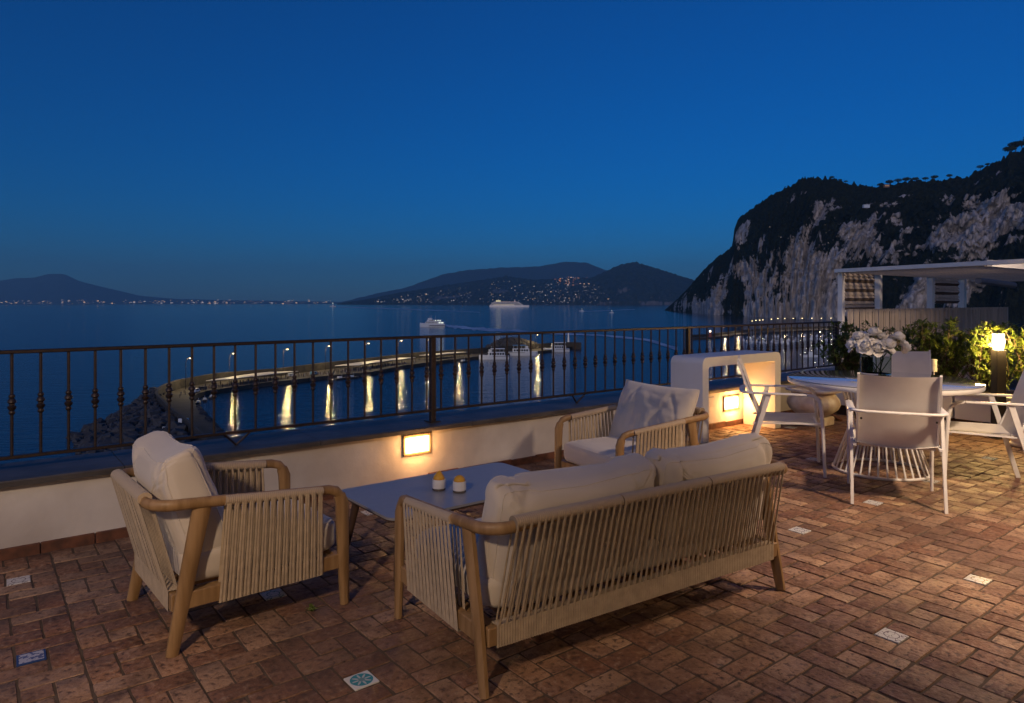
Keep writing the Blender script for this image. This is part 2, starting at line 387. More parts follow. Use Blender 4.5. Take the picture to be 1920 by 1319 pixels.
M['hill'] = cliff_mat('wooded coastal hill', (.26,.22,.21), (.05,.055,.045), .01, .7, .12)
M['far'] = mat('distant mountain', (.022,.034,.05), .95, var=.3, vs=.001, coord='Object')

# ------------------------------------------------------------------ sea
def build_sea():
    mb = MB(); nr, na = 70, 90; r0, r1 = 60., 30000.
    a0, a1 = A-R(75), A+R(75)
    for i in range(nr+1):
        r = r0*(r1/r0)**(i/nr)
        for j in range(na+1):
            a = a0+(a1-a0)*j/na; x, y = r*math.cos(a), r*math.sin(a); mb.v.append((x, y, sea_z(x, y)))
    for i in range(nr):
        for j in range(na):
            k = i*(na+1)+j; mb.f.append([k, k+1, k+na+2, k+na+1]); mb.m.append(0)
    o = mb.build('sea', M['sea'], smooth=True, angle=180); tag(o, kind='structure')
build_sea()
def wake(pts, widths, label, dz=.25):
    """pts: rows of the wake's middle line, widths: its apparent thickness in rows"""
    mb = MB(); n = len(pts); sub = 12; k = 0
    for i in range(n-1):
        for s_ in range(sub+(i == n-2)):
            t = s_/sub; px = pts[i][0]*(1-t)+pts[i+1][0]*t; py = pts[i][1]*(1-t)+pts[i+1][1]*t; wv = widths[i]*(1-t)+widths[i+1]*t
            wv *= 1+.5*nz(k*.35, widths[0]); py += wv*.35*nz(k*.21, 9)
            for sgn in (-1, 1):
                v = S(px, py+sgn*wv/2); v.z = sea_z(v.x, v.y)+dz; mb.v.append(tuple(v))
            if k: mb.f.append([2*k-2, 2*k-1, 2*k+1, 2*k]); mb.m.append(0)
            k += 1
    o = mb.build('boat_wake', M['foam'], smooth=True); tag(o, label, 'wake')
# ------------------------------------------------------------------ land
def interp(tab, x):
    if x <= tab[0][0]: return tab[0][1:]
    for a, b in zip(tab, tab[1:]):
        if x <= b[0]:
            t = (x-a[0])/(b[0]-a[0]); t = t*t*(3-2*t) if len(tab) < 8 else t
            return tuple(a[i]*(1-t)+b[i]*t for i in range(1, len(a)))
    return tab[-1][1:]
FACES = ((1300,572,26,10,.7),(1345,548,22,16,.6),(1420,535,26,34,.6),(1450,470,24,26,.5),(1390,430,20,34,1),(1420,455,12,14,.4),(1388,508,20,16,.5),(1352,520,14,14,.4),(1500,470,22,26,.8),(1530,530,42,62,1.1),(1490,560,30,30,.6),(1590,430,18,26,.8),(1625,455,28,34,1),(1535,402,10,22,.7),(1685,420,16,18,.6),(1700,475,26,38,.8),(1755,450,22,40,.9),(1800,430,34,44,1.1),(1850,410,30,48,1.2),(1895,395,26,36,1.2),(1700,560,60,40,.6),(1820,520,50,40,.5),(1440,585,160,14,.9),(1330,560,30,14,.4),(1600,560,30,40,.5))
def land(name, tab, x0, x1, nx, ny, m, power=2.2, rough=.06, vert=True, label=None, seed=0, zbase=None, jag=1.0, faces=False):
    """tab rows: (azimuth px, ridge row, shore distance, ridge distance). A shore-to-ridge face and a back slope."""
    mb = MB(); rocky = []
    for i in range(nx+1):
        px = x0+(x1-x0)*i/nx; yt, db, dt = interp(tab, px)
        ztop = ZAT(yt, dt)*1.0
        for j in range(ny+1):
            t = j/ny
            D = db+(dt-db)*t**power
            v = PD(px, D); sz = sea_z(v.x, v.y)-3
            z = sz+(ztop-sz)*t
            amp = rough*(dt-db)
            f = 1/(dt-db)*3
            q = noise.ridged_multi_fractal((v.x*f*1.6+seed, v.y*f*1.6, z*f*.3), 1.0, 2.1, 5, 1.0, 2.0)-1.0
            q2 = nz(v.x*f*9, v.y*f*9, z*f*2.2+seed, 4)
            env = math.sin(math.pi*min(1, t*1.1+.05))**.5
            dd = -(q*amp+q2*amp*.5)*env*jag
            hz_ = (nz(v.x*f*9, v.y*f*9, seed, 3))*amp*.25*jag*min(1, t*3)
            v = PD(px, D+dd); mb.v.append((v.x, v.y, z+hz_*(1 if t > .3 else .2)))
            fb = 0
            if faces:
                py = EY+(HC-z)/D*FPX
                fb = -.24+sum(wt*.62*math.exp(-((px-a_)/rx)**2-((py-b_)/ry)**2) for a_, b_, rx, ry, wt in FACES if abs(px-a_) < 3*rx and abs(py-b_) < 3*ry)
            rocky.append(q*.14+q2*.12+fb)
        for j in range(1, 5):
            v = PD(px, dt+(dt-db)*j*.4); mb.v.append((v.x, v.y, sea_z(v.x, v.y)-5+(ztop-SL)*(1-j/4)**.7)); rocky.append(-1)
    W = ny+5
    for i in range(nx):
        for j in range(W-1):
            k = i*W+j; mb.f.append([k, k+W, k+W+1, k+1]); mb.m.append(0)
    o = mb.build(name, m, smooth=True, angle=180)
    me = o.data
    # rockiness: steep faces and the lower face are bare rock
    me.update(); nrm = [0.0]*(3*len(me.vertices)); me.vertices.foreach_get('normal', nrm)
    vals = []
    for idx in range(len(me.vertices)):
        j = idx % W; t = j/ny; steep = 1-abs(nrm[idx*3+2])
        band = 1-abs(t-.35)/.42
        base = (.50 if name == 'cliff' else .34+.42*max(0, band)+(.25 if t < .10 else 0)) if j <= ny else -1
        vals.append(base*(.7+.3*steep)+rocky[idx] if t < .9 else -1)
    a = me.attributes.new('rocky', 'FLOAT', 'POINT'); a.data.foreach_set('value', vals)
    tag(o, label, kind='structure'); return o
def build_land():
    d0 = lambda px, py: (lambda v: FX*v.x+FY*v.y)(S(px, py))
    tab = []
    for px, yb, yt, ex in ((1246,583,582,40),(1268,585,563,90),(1290,587,541,160),(1318,589,508,220),(1338,591,488,240),(1362,592,471,250),(1373,593,462,250),(1377,593,428,240),(1386,593,408,230),(1402,594,397,260),(1450,597,364,330),(1478,598,352,360),(1500,599,336,380),
                           (1522,600,333,400),(1560,601,336,420),(1600,602,347,430),(1640,603,350,450),(1700,604,344,460),(1760,605,339,470),(1820,606,331,480),(1838,606,318,480),(1870,607,304,480),(1895,607,290,500),(1920,607,281,500),(2050,607,230,500),(2300,607,200,500)):
        db = d0(px, yb); tab.append((px, yt, db, db+ex))
    land('cliff', tab, 1246, 2300, 460, 150, M['cliff'], 1.8, .13, jag=1.0, seed=3, faces=True)
    hb = [(1000,568,12000,12600),(1080,535,12000,13200),(1130,512,12000,13600),(1160,497,12000,13800),(1190,491,12000,13800),(1220,500,12000,13700),(1260,512,12000,13500),(1305,527,12000,13300),(1400,545,12000,13000),(1500,570,12000,12600)]
    land('hill', hb, 1000, 1500, 150, 30, M['hill'], 1.5, .10, seed=5, jag=.7)
    hc = [(632,570,12600,12900),(690,561,12600,13600),(760,547,12600,14000),(800,541,12600,14600),(870,530,12600,15200),(950,518,12600,15400),(1000,525,12600,15000),(1060,522,12600,15400),(1120,520,12600,15400),(1180,524,12600,15000),(1300,560,12600,14000)]
    land('hill', hc, 632, 1300, 170, 26, M['hill'], 1.5, .06, seed=11, jag=.6)
    ha = [(620,572,19500,20500),(700,552,19500,22000),(760,540,19500,22500),(830,515,19500,22500),(880,506,19500,22500),(950,502,19500,22500),(1010,500,19500,22500),(1060,491,19500,22500),(1100,493,19500,22500),(1140,508,19500,22500),(1250,520,19500,22500),(1400,545,19500,22000)]
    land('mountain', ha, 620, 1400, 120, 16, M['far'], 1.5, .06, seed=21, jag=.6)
    hv = [(-420,560,29000,31000),(-200,545,29000,31000),(-60,532,29000,31000),(0,527,29000,31000),(30,522,29000,31000),(65,521,29000,31000),(90,514,29000,31000),(120,514,29000,31000),(150,528,29000,31000),(190,538,29000,31000),(230,547,29000,31000),(262,555,29000,31000),(330,561,29000,31000),(420,563,29000,31000),(620,566,29000,31000),(760,569,29000,31000)]
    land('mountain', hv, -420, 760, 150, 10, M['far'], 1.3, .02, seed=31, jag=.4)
build_land()
# town lights: real small lit windows and lamps on the far shores, too many to count
def town(name, n, fx, fy, d, cs, size, label):
    mb = MB()
    for i in range(n):
        px = fx(); py = fy(px); D = d(px, py); v = PD(px, D, ZAT(py, D))
        s = size*rnd.choice((.6,.8,1,1,1.5,2.3))*D/FPX; mb.cur = rnd.choice(cs)
        hh = s*rnd.uniform(.3,.6)
        Mx = TR(v.x, v.y, v.z, A-math.pi/2)
        mb.box(-s, s, -s*.5, s*.5, -hh, hh, Mx)
    mats = [glow('far warm light', (1,.62,.35), 1.1), glow('far white light', (1,.9,.85), .8), glow('far dim light', (.8,.65,.6), .45), glow('far orange light', (1,.35,.1), .8)]
    o = mb.build(name, mats); tag(o, label, 'town', kind='stuff')
def hillrow(px):
    t = interp([(640,569),(690,563),(760,552),(870,536),(950,524),(1000,530),(1060,528),(1120,525),(1180,530),(1300,545)], px)[0]
    return t
def fy1(px):
    t = hillrow(px); u = rnd.random()**.8; return t+2+(568-t-2)*u
town('town_lights', 400, lambda: rnd.choice((rnd.uniform(700,1130), rnd.uniform(780,1110), rnd.triangular(980,1150,1060))), fy1,
     lambda px, py: 11900-200, [0,1,1,2,2,2,2,2], .42, 'scattered lit houses of the town across the wooded hillside')
town('town_lights', 60, lambda: rnd.triangular(1040,1110,1052), lambda px: rnd.uniform(520,535), lambda px, py: 11700, [0,3,3,2,1], .5, 'brighter orange cluster of town lights near the hilltop')
town('town_lights', 26, lambda: rnd.triangular(750,775,765), lambda px: 568-(px-750)*.28+rnd.uniform(-2,2), lambda px, py: 11700, [1,1,2], .4, 'bright street of lights climbing from the shore on the left of the hillside town')
town('shore_lights', 260, lambda: rnd.uniform(-60,625), lambda px: rnd.triangular(561.5,570,568.7), lambda px, py: 28500, [2,2,0,0,1], .65, 'line of tiny shore lights below the distant volcano')
town('shore_lights', 9, lambda: rnd.uniform(1440,1560), lambda px: rnd.uniform(390,460), lambda px, py: 1600, [2], .3, 'few faint lights on the cliff scrub')
# ------------------------------------------------------------------ clouds: none worth building; harbour
def offset_strip(name, outer, inner, z0, z1, m, parent=None):
    mb = MB(); n = len(outer)
    for (a, b) in zip(outer, inner):
        mb.v += [(a.x,a.y,z0),(b.x,b.y,z0),(b.x,b.y,z1),(a.x,a.y,z1)]
    for i in range(n-1):
        for k in range(4):
            mb.f.append([i*4+k, i*4+(k+1)%4, i*4+4+(k+1)%4, i*4+4+k]); mb.m.append(0)
    mb.f += [[0,1,2,3],[4*n-1,4*n-2,4*n-3,4*n-4]]; mb.m += [0,0]
    return mb.build(name, m, parent)
def resample(pts, n):
    L_ = [0]
    for a, b in zip(pts, pts[1:]): L_.append(L_[-1]+(b-a).length)
    out = []
    for i in range(n+1):
        s = L_[-1]*i/n; k = 0
        while k < len(pts)-2 and L_[k+1] < s: k += 1
        t = (s-L_[k])/max(1e-6, L_[k+1]-L_[k]); out.append(pts[k].lerp(pts[k+1], t))
    return out
QZ = SL+2.2
inner = [P(a,b,SL+.5) for a,b in ((425,840),(410,812),(388,792),(366,765),(361,750),(378,741),(405,737),(481,725),(551,718),(603,711),(695,703),(758,690),(840,679),(901,672),(948,667),(1015,662),(1061,656),(1088,651))]
outer = [P(a,b,SL+6.5) for a,b in ((405,850),(380,815),(352,790),(315,763),(290,738),(300,724),(332,713),(405,700),(524,691),(603,681),(700,671),(773,662),(904,653),(951,649),(1010,645),(1064,642),(1090,643))]
inn = resample(inner, 60); out = resample(outer, 60)
for p in inn+out: p.z = 0
pier = thing('pier', (0,0,0), 0, 'long curving stone harbour pier with parapet wall, reaching out behind the railing', 'pier')
offset_strip('quay', out, inn, SL-3, QZ, M['concrete'], pier)
wo = [o_+(o_-i_).normalized()*.1 for o_, i_ in zip(out, inn)]
wi = [o_-(o_-i_).normalized()*1.6 for o_, i_ in zip(out, inn)]
offset_strip('parapet_wall', wo, wi, SL-3.2, SL+6.4, M['stonew'], pier)
offset_strip('wall_coping', [p+(p-q).normalized()*.2 for p,q in zip(wo,wi)], wi, SL+6.4, SL+6.7, M['concrete'], pier)
def mid(t, k):   # point on quay: t along (0..60), k 0 = inner edge .. 1 = outer
    i = max(0, min(59, int(t))); f = t-i
    return inn[i].lerp(inn[i+1], f).lerp(out[i].lerp(out[i+1], f), k)
def t_at(px, k=0.0):
    best = min(range(0, 601), key=lambda q: abs((lambda v: 960+FPX*(RX*v.x+RY*v.y)/(FX*v.x+FY*v.y))(mid(q/10, k))-px)+(0 if q > 130 else 400))
    return best/10
def px_of(v): return 960+FPX*(RX*v.x+RY*v.y)/(FX*v.x+FY*v.y)
# boulders seaward of the near end
def boulder(mb, x, y, z, s, seed):
    vs = []; fs = []
    base = [(1,0,0),(-1,0,0),(0,1,0),(0,-1,0),(0,0,1),(0,0,-1),(.7,.7,.5),(-.7,.7,.5),(-.7,-.7,.5),(.7,-.7,.5),(.7,.7,-.5),(-.7,.7,-.5),(-.7,-.7,-.5),(.7,-.7,-.5)]
    rr = random.Random(seed); q = [Vector(b)*s*rr.uniform(.75,1.25) for b in base]
    T = Matrix.Rotation(rr.random()*6,4,'Z') @ Matrix.Rotation(rr.random(),4,'X')
    q = [T @ v+Vector((x,y,z)) for v in q]
    fs = [(4,6,7),(4,7,8),(4,8,9),(4,9,6),(0,6,9),(6,0,10),(10,0,13),(13,0,9),(2,7,6),(2,6,10),(2,10,11),(2,11,7),(1,8,7),(1,7,11),(1,11,12),(1,12,8),(3,9,8),(3,8,12),(3,12,13),(3,13,9),(5,11,10),(5,12,11),(5,13,12),(5,10,13)]
    mb.add(q, fs)
mb = MB(); k = 0
for i in range(900):
    t = rnd.uniform(0, 17); o_ = mid(t, 1); dd = (out[min(60,int(t)+1)]-out[int(t)]).normalized(); q = Vector((dd.y, -dd.x, 0))
    if q.dot(o_-mid(t,0)) < 0: q = -q
    wmax = 26*math.sin(min(1, max(.1, (t-.2)/13))*math.pi)**.5 if t < 13 else 6
    wmax = 30*min(1, max(.15, (14.5-t)/6)) if t > 8 else 30
    r = rnd.random()**1.1*wmax
    if t > 15: r = rnd.random()*3
    v = o_+q*(r+1); boulder(mb, v.x, v.y, SL+4.5*(1-r/32)-1.2+rnd.uniform(-.6,.9), rnd.uniform(1.1,2.6), i)
for i in range(120):
    t = rnd.uniform(0.5, 9.5); i_ = mid(t, 0); o_ = mid(t, 1); q = (i_-o_).normalized(); r = rnd.random()*3.5
    boulder(mb, i_.x+q.x*r, i_.y+q.y*r, SL+1.6-r*.5+rnd.uniform(-.3,.3), rnd.uniform(.7,1.5), 2000+i)
tag(mb.build('breakwater_rocks', M['rock']), 'dark heap of breakwater boulders at the near bend of the pier', 'rocks', kind='stuff')
mb = MB()
for i in range(420):
    px = rnd.triangular(948,1030,985); tt = t_at(px, 1); o_ = mid(tt, 1); i_ = mid(tt, 0); q = (o_-i_).normalized()
    env = math.sin(math.pi*(px-945)/88)**.7; r = rnd.random()*26
    v = o_+q*(r+1); boulder(mb, v.x, v.y, SL-1+12*env*math.sin(math.pi*(r+2)/30)+rnd.uniform(-.6,.6), rnd.uniform(1.5,3), i)
tag(mb.build('breakwater_rocks', M['rock']), 'dark mound of boulders behind the far end of the pier above the moored boats', 'rocks', kind='stuff')
# pier lamp posts
def pier_lamp_mesh():
    a = MB(); a.tube([(0,0,0),(0,0,12.0),(0,-.5,13.4),(0,-1.6,14)], [.16,.10,.08,.07], 6)
    b = MB(); b.box(-.35,.35,-2.6,-1.5,13.8,14.05, b=.05)
    c = MB(); c.box(-.32,.32,-2.5,-1.6,13.5,13.79)
    return a.mesh('post', M['iron']), b.mesh('lamp_housing', M['iron']), c.mesh('lamp_lens', glow('harbour lamp', (1,.74,.36), 9))
LP = pier_lamp_mesh()
lamp_light = bpy.data.lights.new('harbour_lamp_light', 'POINT'); lamp_light.energy = 11500; lamp_light.color = (1,.74,.34); lamp_light.shadow_soft_size = .4
def harbour_lamp(v, base, ang, label, group, s=1.0, e=True, light=None):
    t = thing('lamp_post', (v.x, v.y, base), ang, label, 'lamp post', group); t.scale = (s,s,s)
    link('post', LP[0], t); link('lamp_housing', LP[1], t); link('lamp_lens', LP[2], t)
    if e:
        l = bpy.data.objects.new('bulb', light or lamp_light); col.objects.link(l); l.parent = t; l.location = (0,-2.0,13.2)
for i, (px, py) in enumerate(((351,672),(434,663),(533,655),(614,649),(687,644),(749,639),(804,635),(857,631),(1005,628))):
    tt = t_at(px, .8); v = mid(tt, .82); d = FX*v.x+FY*v.y; zl = ZAT(py, d); s = (zl-QZ)/13.8; s = max(.7, s)
    dr = mid(tt,1)-mid(tt,0); ang = math.atan2(dr.y, dr.x)-math.pi/2
    harbour_lamp(v, QZ, ang, ORD[i]+' lamp post from the left along the curving pier, its lamp lit', 'lamp posts along the pier', s)
# shelters with crowds
for i, (a, b) in enumerate(((405,527),(645,760),(797,860))):
    t = thing('quay_shelter', (0,0,0), 0, ('long pale flat-roofed shelter on the left part of the pier over waiting passengers','pale flat-roofed shelter on the middle of the pier','short pale roofed shelter on the pier just right of the big railing post')[i], 'shelter', 'shelters on the pier')
    ts = t_at(a, .5), t_at(b, .5); n = 8; pts = [mid(ts[0]+(ts[1]-ts[0])*q/n, .30) for q in range(n+1)]; pts2 = [mid(ts[0]+(ts[1]-ts[0])*q/n, .62) for q in range(n+1)]
    offset_strip('roof', pts2, pts, QZ+3.2, QZ+3.5, M['canopy'], t)
    for q in range(0, n+1, 2):
        for pp in (pts[q], pts2[q]):
            mb = MB(); mb.box(pp.x-.12,pp.x+.12,pp.y-.12,pp.y+.12,QZ,QZ+3.2); mb.build('post', M['iron'], t)
pm = MB()
pm.tube([(0,0,0),(0,0,.85),(0,0,1.3),(0,0,1.5)], [.13,.17,.21,.08], 7, rb=[.1,.12,.14,.07]); pm.tube([(0,0,1.5),(0,0,1.62),(0,0,1.75)], [.07,.11,.07], 7)
pme = pm.mesh('person', M['person'], True)
crowd = MB()
cols_p = [M['person'], mat('pale clothes', (.35,.33,.32), .9), mat('blue clothes', (.05,.07,.13), .9), mat('brown clothes', (.12,.07,.05), .9)]
for i in range(330):
    px = rnd.choice((rnd.uniform(405,527), rnd.uniform(645,760), rnd.uniform(340,900), rnd.uniform(600,700)))
    v = mid(t_at(px, .3), rnd.uniform(.12,.6)); T_ = TR(v.x+rnd.uniform(-1,1), v.y+rnd.uniform(-1,1), QZ, rnd.random()*6, rnd.uniform(.92,1.08)); crowd.cur = rnd.choice((0,0,0,2,3,1))
    crowd.add([p for p in pm.v], pm.f, T_)
tag(crowd.build('crowd', cols_p, smooth=True), 'crowd of waiting passengers standing along the pier and under its shelters', 'crowd', kind='stuff')
def dinghy(px, py, ang, L_, label, m='boatdk'):
    v = S(px, py); t = thing('dinghy', v, ang, label, 'boat', 'small boats moored inside the pier')
    hull_mesh(L_, L_*.34, L_*.12).build('hull', M[m], t)
    mb = MB(); mb.box(-L_*.3,L_*.02,-L_*.1,L_*.1,L_*.12,L_*.24,b=.08); mb.build('cabin', M['boat'], t)
    mb = MB(); mb.tube([(L_*.05,0,L_*.1),(L_*.05,0,L_*.42)], .05, 5); mb.build('mast', M['boat'], t)
def van(px, k, ang_off, m, label):
    tt = t_at(px, .5) if px > 330 else 13; v = mid(tt, k); a = mid(max(0,tt-1), k); b = mid(min(60,tt+1), k); an = math.atan2((b-a).y, (b-a).x)+ang_off
    t = thing('parked_van', (v.x,v.y,QZ), an, label, 'van', 'vans parked on the quay')
    mb = MB(); mb.prism([(-2.2,.35),(2.2,.35),(2.3,.9),(1.6,1.15),(1.1,1.9),(-2.1,1.95)], -.85, .85, Matrix.Rotation(R(90),4,'X')); mb.build('body', M[m], t)
    for x in (-1.4,1.4):
        for y in (-.86,.72):
            mb = MB(); mb.lathe([(.34,0),(.34,.14)], 12, Matrix.Translation((x,y+.14,.34)) @ Matrix.Rotation(R(90),4,'X')); mb.build('wheel', M['boatdk'], t)
    mb = MB(); mb.box(-1.8,.9,-.88,-.85,1.2,1.7); mb.box(-1.8,.9,.85,.88,1.2,1.7); mb.build('window', M['bwin'], t)
# white stand near the foot of the pier
t = thing('pier_gatehouse', (0,0,0), 0, 'small white railed landing at the foot of the pier beside the boulders', 'landing')
v0 = P(305,812,QZ); v1 = P(350,800,QZ); ang = math.atan2((v1-v0).y, (v1-v0).x)
Mx = TR(v0.x, v0.y, QZ, ang); mb = MB(); mb.box(0,9,-7,0,-2,.6,Mx); mb.build('deck', M['concrete'], t)
mb = MB()
for a_ in range(0,10): mb.box(a_-.06,a_+.06,-.1,0,.6,1.9,Mx)
for a_ in range(0,8): mb.box(-.1,0,-a_-.06,-a_+.06,.6,1.9,Mx)
mb.box(0,9,-.12,.02,1.9,2.05,Mx); mb.box(-.12,.02,-7,0,1.9,2.05,Mx); mb.build('guard_rail', M['boat'], t)
mb = MB(); mb.box(7,9.2,-3.2,-.5,.6,3.6,Mx,b=.1); mb.build('kiosk', M['boat'], t)
# beacon at pier end
v = P(1066,650,QZ); t = thing('harbour_beacon', (v.x,v.y,QZ), 0, 'slim white harbour beacon on a dark base at the end of the pier', 'beacon')
mb = MB(); mb.box(-3,3,-3,3,0,4,b=.2); mb.build('base', M['stonew'], t)
mb = MB(); mb.lathe([(1.1,4),(.75,11),(.6,14)],10); mb.build('tower', M['boat'], t, True)
mb = MB(); mb.lathe([(.9,14),(.9,14.3),(.5,14.5),(.5,16),(.1,16.6)],10); mb.build('lantern', M['glass'], t, True)
# ------------------------------------------------------------------ boats
def hull_mesh(L_, W_, Hh, sheer=.5, m=None):
    mb = MB(); n = 14
    for i in range(n+1):
        t = i/n; x = -L_/2+L_*t
        wv = W_/2*(1 if t < .55 else math.sqrt(max(0, 1-((t-.55)/.45)**2.2)))*(.86+.14*min(1,t*5)); wv = max(wv, .03)
        zt = Hh*(1+sheer*max(0, t-.4)**1.5); 
        mb.v += [(x,-wv,zt),(x-.0,-wv*.8,-.4),(x,wv*.8,-.4),(x,wv,zt)]
    for i in range(n):
        for k in range(3): mb.f.append([i*4+k, i*4+4+k, i*4+5+k, i*4+k+1]); mb.m.append(0)
        mb.f.append([i*4+3, i*4+7, i*4+4, i*4]); mb.m.append(0)
    mb.f += [[0,1,2,3]]; mb.m.append(0)
    return mb
def moored(px, py, ang, L_, label, blue=False, arch=False):
    v = S(px, py); t = thing('excursion_boat', v, ang, label, 'boat', 'excursion boats moored at the pier'); t.scale = (1,1,1.45)
    hull_mesh(L_, L_*.26, L_*.085).build('hull', M['boat'], t)
    mb = MB(); mb.tube([(-L_/2,-L_*.131,L_*.075),(L_*.05,-L_*.131,L_*.075)], .12, 5); mb.tube([(-L_/2,L_*.131,L_*.075),(L_*.05,L_*.131,L_*.075)], .12, 5); mb.build('rubbing_strake', M['boatdk'], t)
    c = MB(); z0 = L_*.08; c.box(-L_*.36,L_*.2,-L_*.105,L_*.105,z0,z0+L_*.085,b=.15); cb = c.build('cabin', M['boat'], t)
    for s in (-1,1):
        for k in range(6):
            mb = MB(); x = -L_*.33+k*L_*.085; mb.box(x,x+L_*.06,s*L_*.105-.06,s*L_*.105+.06,z0+L_*.025,z0+L_*.07); mb.build('window', M['bwin'], cb)
    mb = MB(); mb.box(L_*.2-.05,L_*.2+.08,-L_*.09,L_*.09,z0+L_*.03,z0+L_*.075); mb.build('windscreen', M['bwin'], cb)
    mb = MB(); z1 = z0+L_*.085
    for x in (-.33,-.2,-.06,.06):
        for s in (-1,1): mb.tube([(x*L_,s*L_*.1,z1),(x*L_,s*L_*.1,z1+L_*.07)], .07, 5)
    mb.build('canopy_frame', M['boat'], t)
    mb = MB(); mb.box(-L_*.36,L_*.1,-L_*.11,L_*.11,z1+L_*.07,z1+L_*.085,b=.08); mb.build('canopy', M['bblue'] if blue else M['boat'], t)
    mb = MB(); mb.box(L_*.08,L_*.17,-L_*.06,L_*.06,z1,z1+L_*.06,b=.1); mb.build('wheelhouse', M['boat'], t)
    mb = MB(); mb.tube([(L_*.1,0,z1),(L_*.08,0,z1+L_*.14)], .06, 5); mb.build('mast', M['boat'], t)
FA = A+R(90)
def pier_ang(px): 
    a = mid(t_at(px-30,0),0); b = mid(t_at(px+30,0),0); return math.atan2((b-a).y,(b-a).x)
moored(926, 674, FA+R(8), 24, 'white excursion boat moored leftmost of the three at the end of the pier')
moored(981, 667, FA-R(176), 25, 'white excursion boat with blue canopy moored between two others at the pier end', True)
moored(1043, 660, FA+R(8), 24, 'white excursion boat moored rightmost of the three, next to the beacon')
for i_, (px, py, a_, L_, lab) in enumerate(((372,757,.3,6,'small dark boat moored at the near bend of the pier, leftmost'),(384,752,.5,6,'small dark boat moored second from the left inside the pier bend'),(398,747,.4,7,'small dark boat moored third from the left inside the pier bend'),
    (640,712,0,8,'dark fishing boat moored left of the middle shelter'),(662,710,0,8,'dark fishing boat moored below the middle shelter'),(870,680,0,9,'small dark boat left of the three white excursion boats'))):
    dinghy(px, py, pier_ang(px)+a_, L_, lab)
for px, k, ao, m, lab in ((352,.35,0,'boat','white van parked at the near bend of the pier'),(372,.45,1.4,'boatdk','dark van parked at the pier bend beside the white one'),(556,.55,0,'boat','white van parked on the pier between the long and middle shelters'),(590,.5,0,'bblue','blue van parked on the pier just left of the middle shelter')):
    van(px, k, ao, m, lab)
# ferry
def ferry(px, py, ang, L_, label):
    v = S(px, py); t = thing('ferry', v, ang, label, 'ferry'); t.scale = (1,1,1.3)
    hull_mesh(L_, L_*.22, L_*.085, .9).build('hull', M['boat'], t)
    mb = MB(); 
    for s in (-1,1): mb.tube([(-L_/2+.1,s*L_*.112,L_*.035),(L_*.1,s*L_*.113,L_*.035)], .5, 5)
    mb.build('dark_band', M['boatdk'], t)
    z = L_*.08; d1 = MB(); d1.box(-L_*.46,L_*.26,-L_*.10,L_*.10,z,z+L_*.065,b=.2); o1 = d1.build('lower_deck_cabin', M['boat'], t)
    d2 = MB(); d2.box(-L_*.36,L_*.2,-L_*.09,L_*.09,z+L_*.07,z+L_*.125,b=.2); o2 = d2.build('upper_deck_cabin', M['boat'], t)
    d3 = MB(); d3.box(L_*.0,L_*.17,-L_*.07,L_*.07,z+L_*.125,z+L_*.175,b=.3); d3.build('wheelhouse', M['boat'], t)
    for o_, zz, x0, n, yy in ((o1, z+L_*.025, -.2, 8, .10), (o2, z+L_*.09, -.26, 7, .09)):
        for s in (-1,1):
            for k in range(n):
                mb = MB(); x = L_*(x0+k*.055); mb.box(x,x+L_*.04,s*L_*yy-.08,s*L_*yy+.08,zz,zz+L_*.026); mb.build('window', M['bwin'], o_)
    for k, (x, zz) in enumerate(((-.44,.03),(-.38,.03),(-.31,.03),(-.26,.105),(-.16,.10),(-.34,.10))):
        for s in (-1,1):
            mb = MB(); mb.box(L_*x,L_*(x+.045),s*L_*.1-.1-s*0,s*L_*.1+.1,z+L_*zz-.3,z+L_*zz+(1.3 if k < 3 else .6)); mb.build('lit_window', M['glitw'], t)
    for x in (-.1,.06,.12):
        mb = MB(); mb.tube([(L_*x,0,z+L_*.12),(L_*(x-.02),0,z+L_*.26)], [.35,.12], 6); mb.build('mast', M['boat'], t)
FA = A+R(90)  # heading towards the left of the view
ferry(811, 613, FA-R(6), 48, 'white passenger ferry heading left with lit stern, trailing a pale wake')
wake([(833,611),(850,613),(880,616),(920,619),(980,622),(1040,626),(1120,629),(1210,637),(1270,655)], [2.5,4.5,5.5,5,4,3,3,4,5], 'pale wake curving behind the white ferry')
# cruise ship
v = S(955, 576); Lc = 74/FPX*(FX*v.x+FY*v.y); t = thing('cruise_ship', v, A+R(-88)+math.pi, 'large white cruise ship with lit decks lying off the wooded town hillside', 'cruise ship')
t.rotation_euler.z = A-math.pi/2
CW = mat('glowing white ship paint', (.6,.55,.55), .5, emit=(1,.88,.88), es=.12); CW.cycles.emission_sampling = 'NONE'  # faint glow put into the paint so hull and decks look lit
u = Lc
mb = MB(); mb.prism([(-.5*u,-.05*u),(.36*u,-.05*u),(.46*u,-.02*u),(.5*u,0),(.46*u,.02*u),(.36*u,.05*u),(-.5*u,.05*u)], -3, .045*u); mb.build('hull', CW, t)
for k, (a, b, z0, z1) in enumerate(((-.48,.34,.046,.065),(-.46,.31,.067,.083),(-.44,.28,.085,.101),(-.42,.26,.103,.118),(-.39,.24,.120,.132))):
    mb = MB(); mb.box(a*u,b*u,-.045*u,.045*u,z0*u,z1*u,b=.5); dk = mb.build('deck_tier', CW, t)
    mb = MB(); mb.box((a+.02)*u,(b-.03)*u,-.0458*u,.0458*u,(z0+.004)*u,(z1-.004)*u); mb.build('balcony_band', mat('ship balcony shade', (.12,.1,.1), .8), dk)
gl = glow('ship light', (1,.8,.55), 1.0)
mb = MB()
for k in range(17): mb.box((-.40+k*.031)*u,(-.40+k*.031+.024)*u,-.0475*u,.0475*u,.048*u,.056*u)
mb.build('lit_lifeboat_deck', gl, t)
mb = MB()
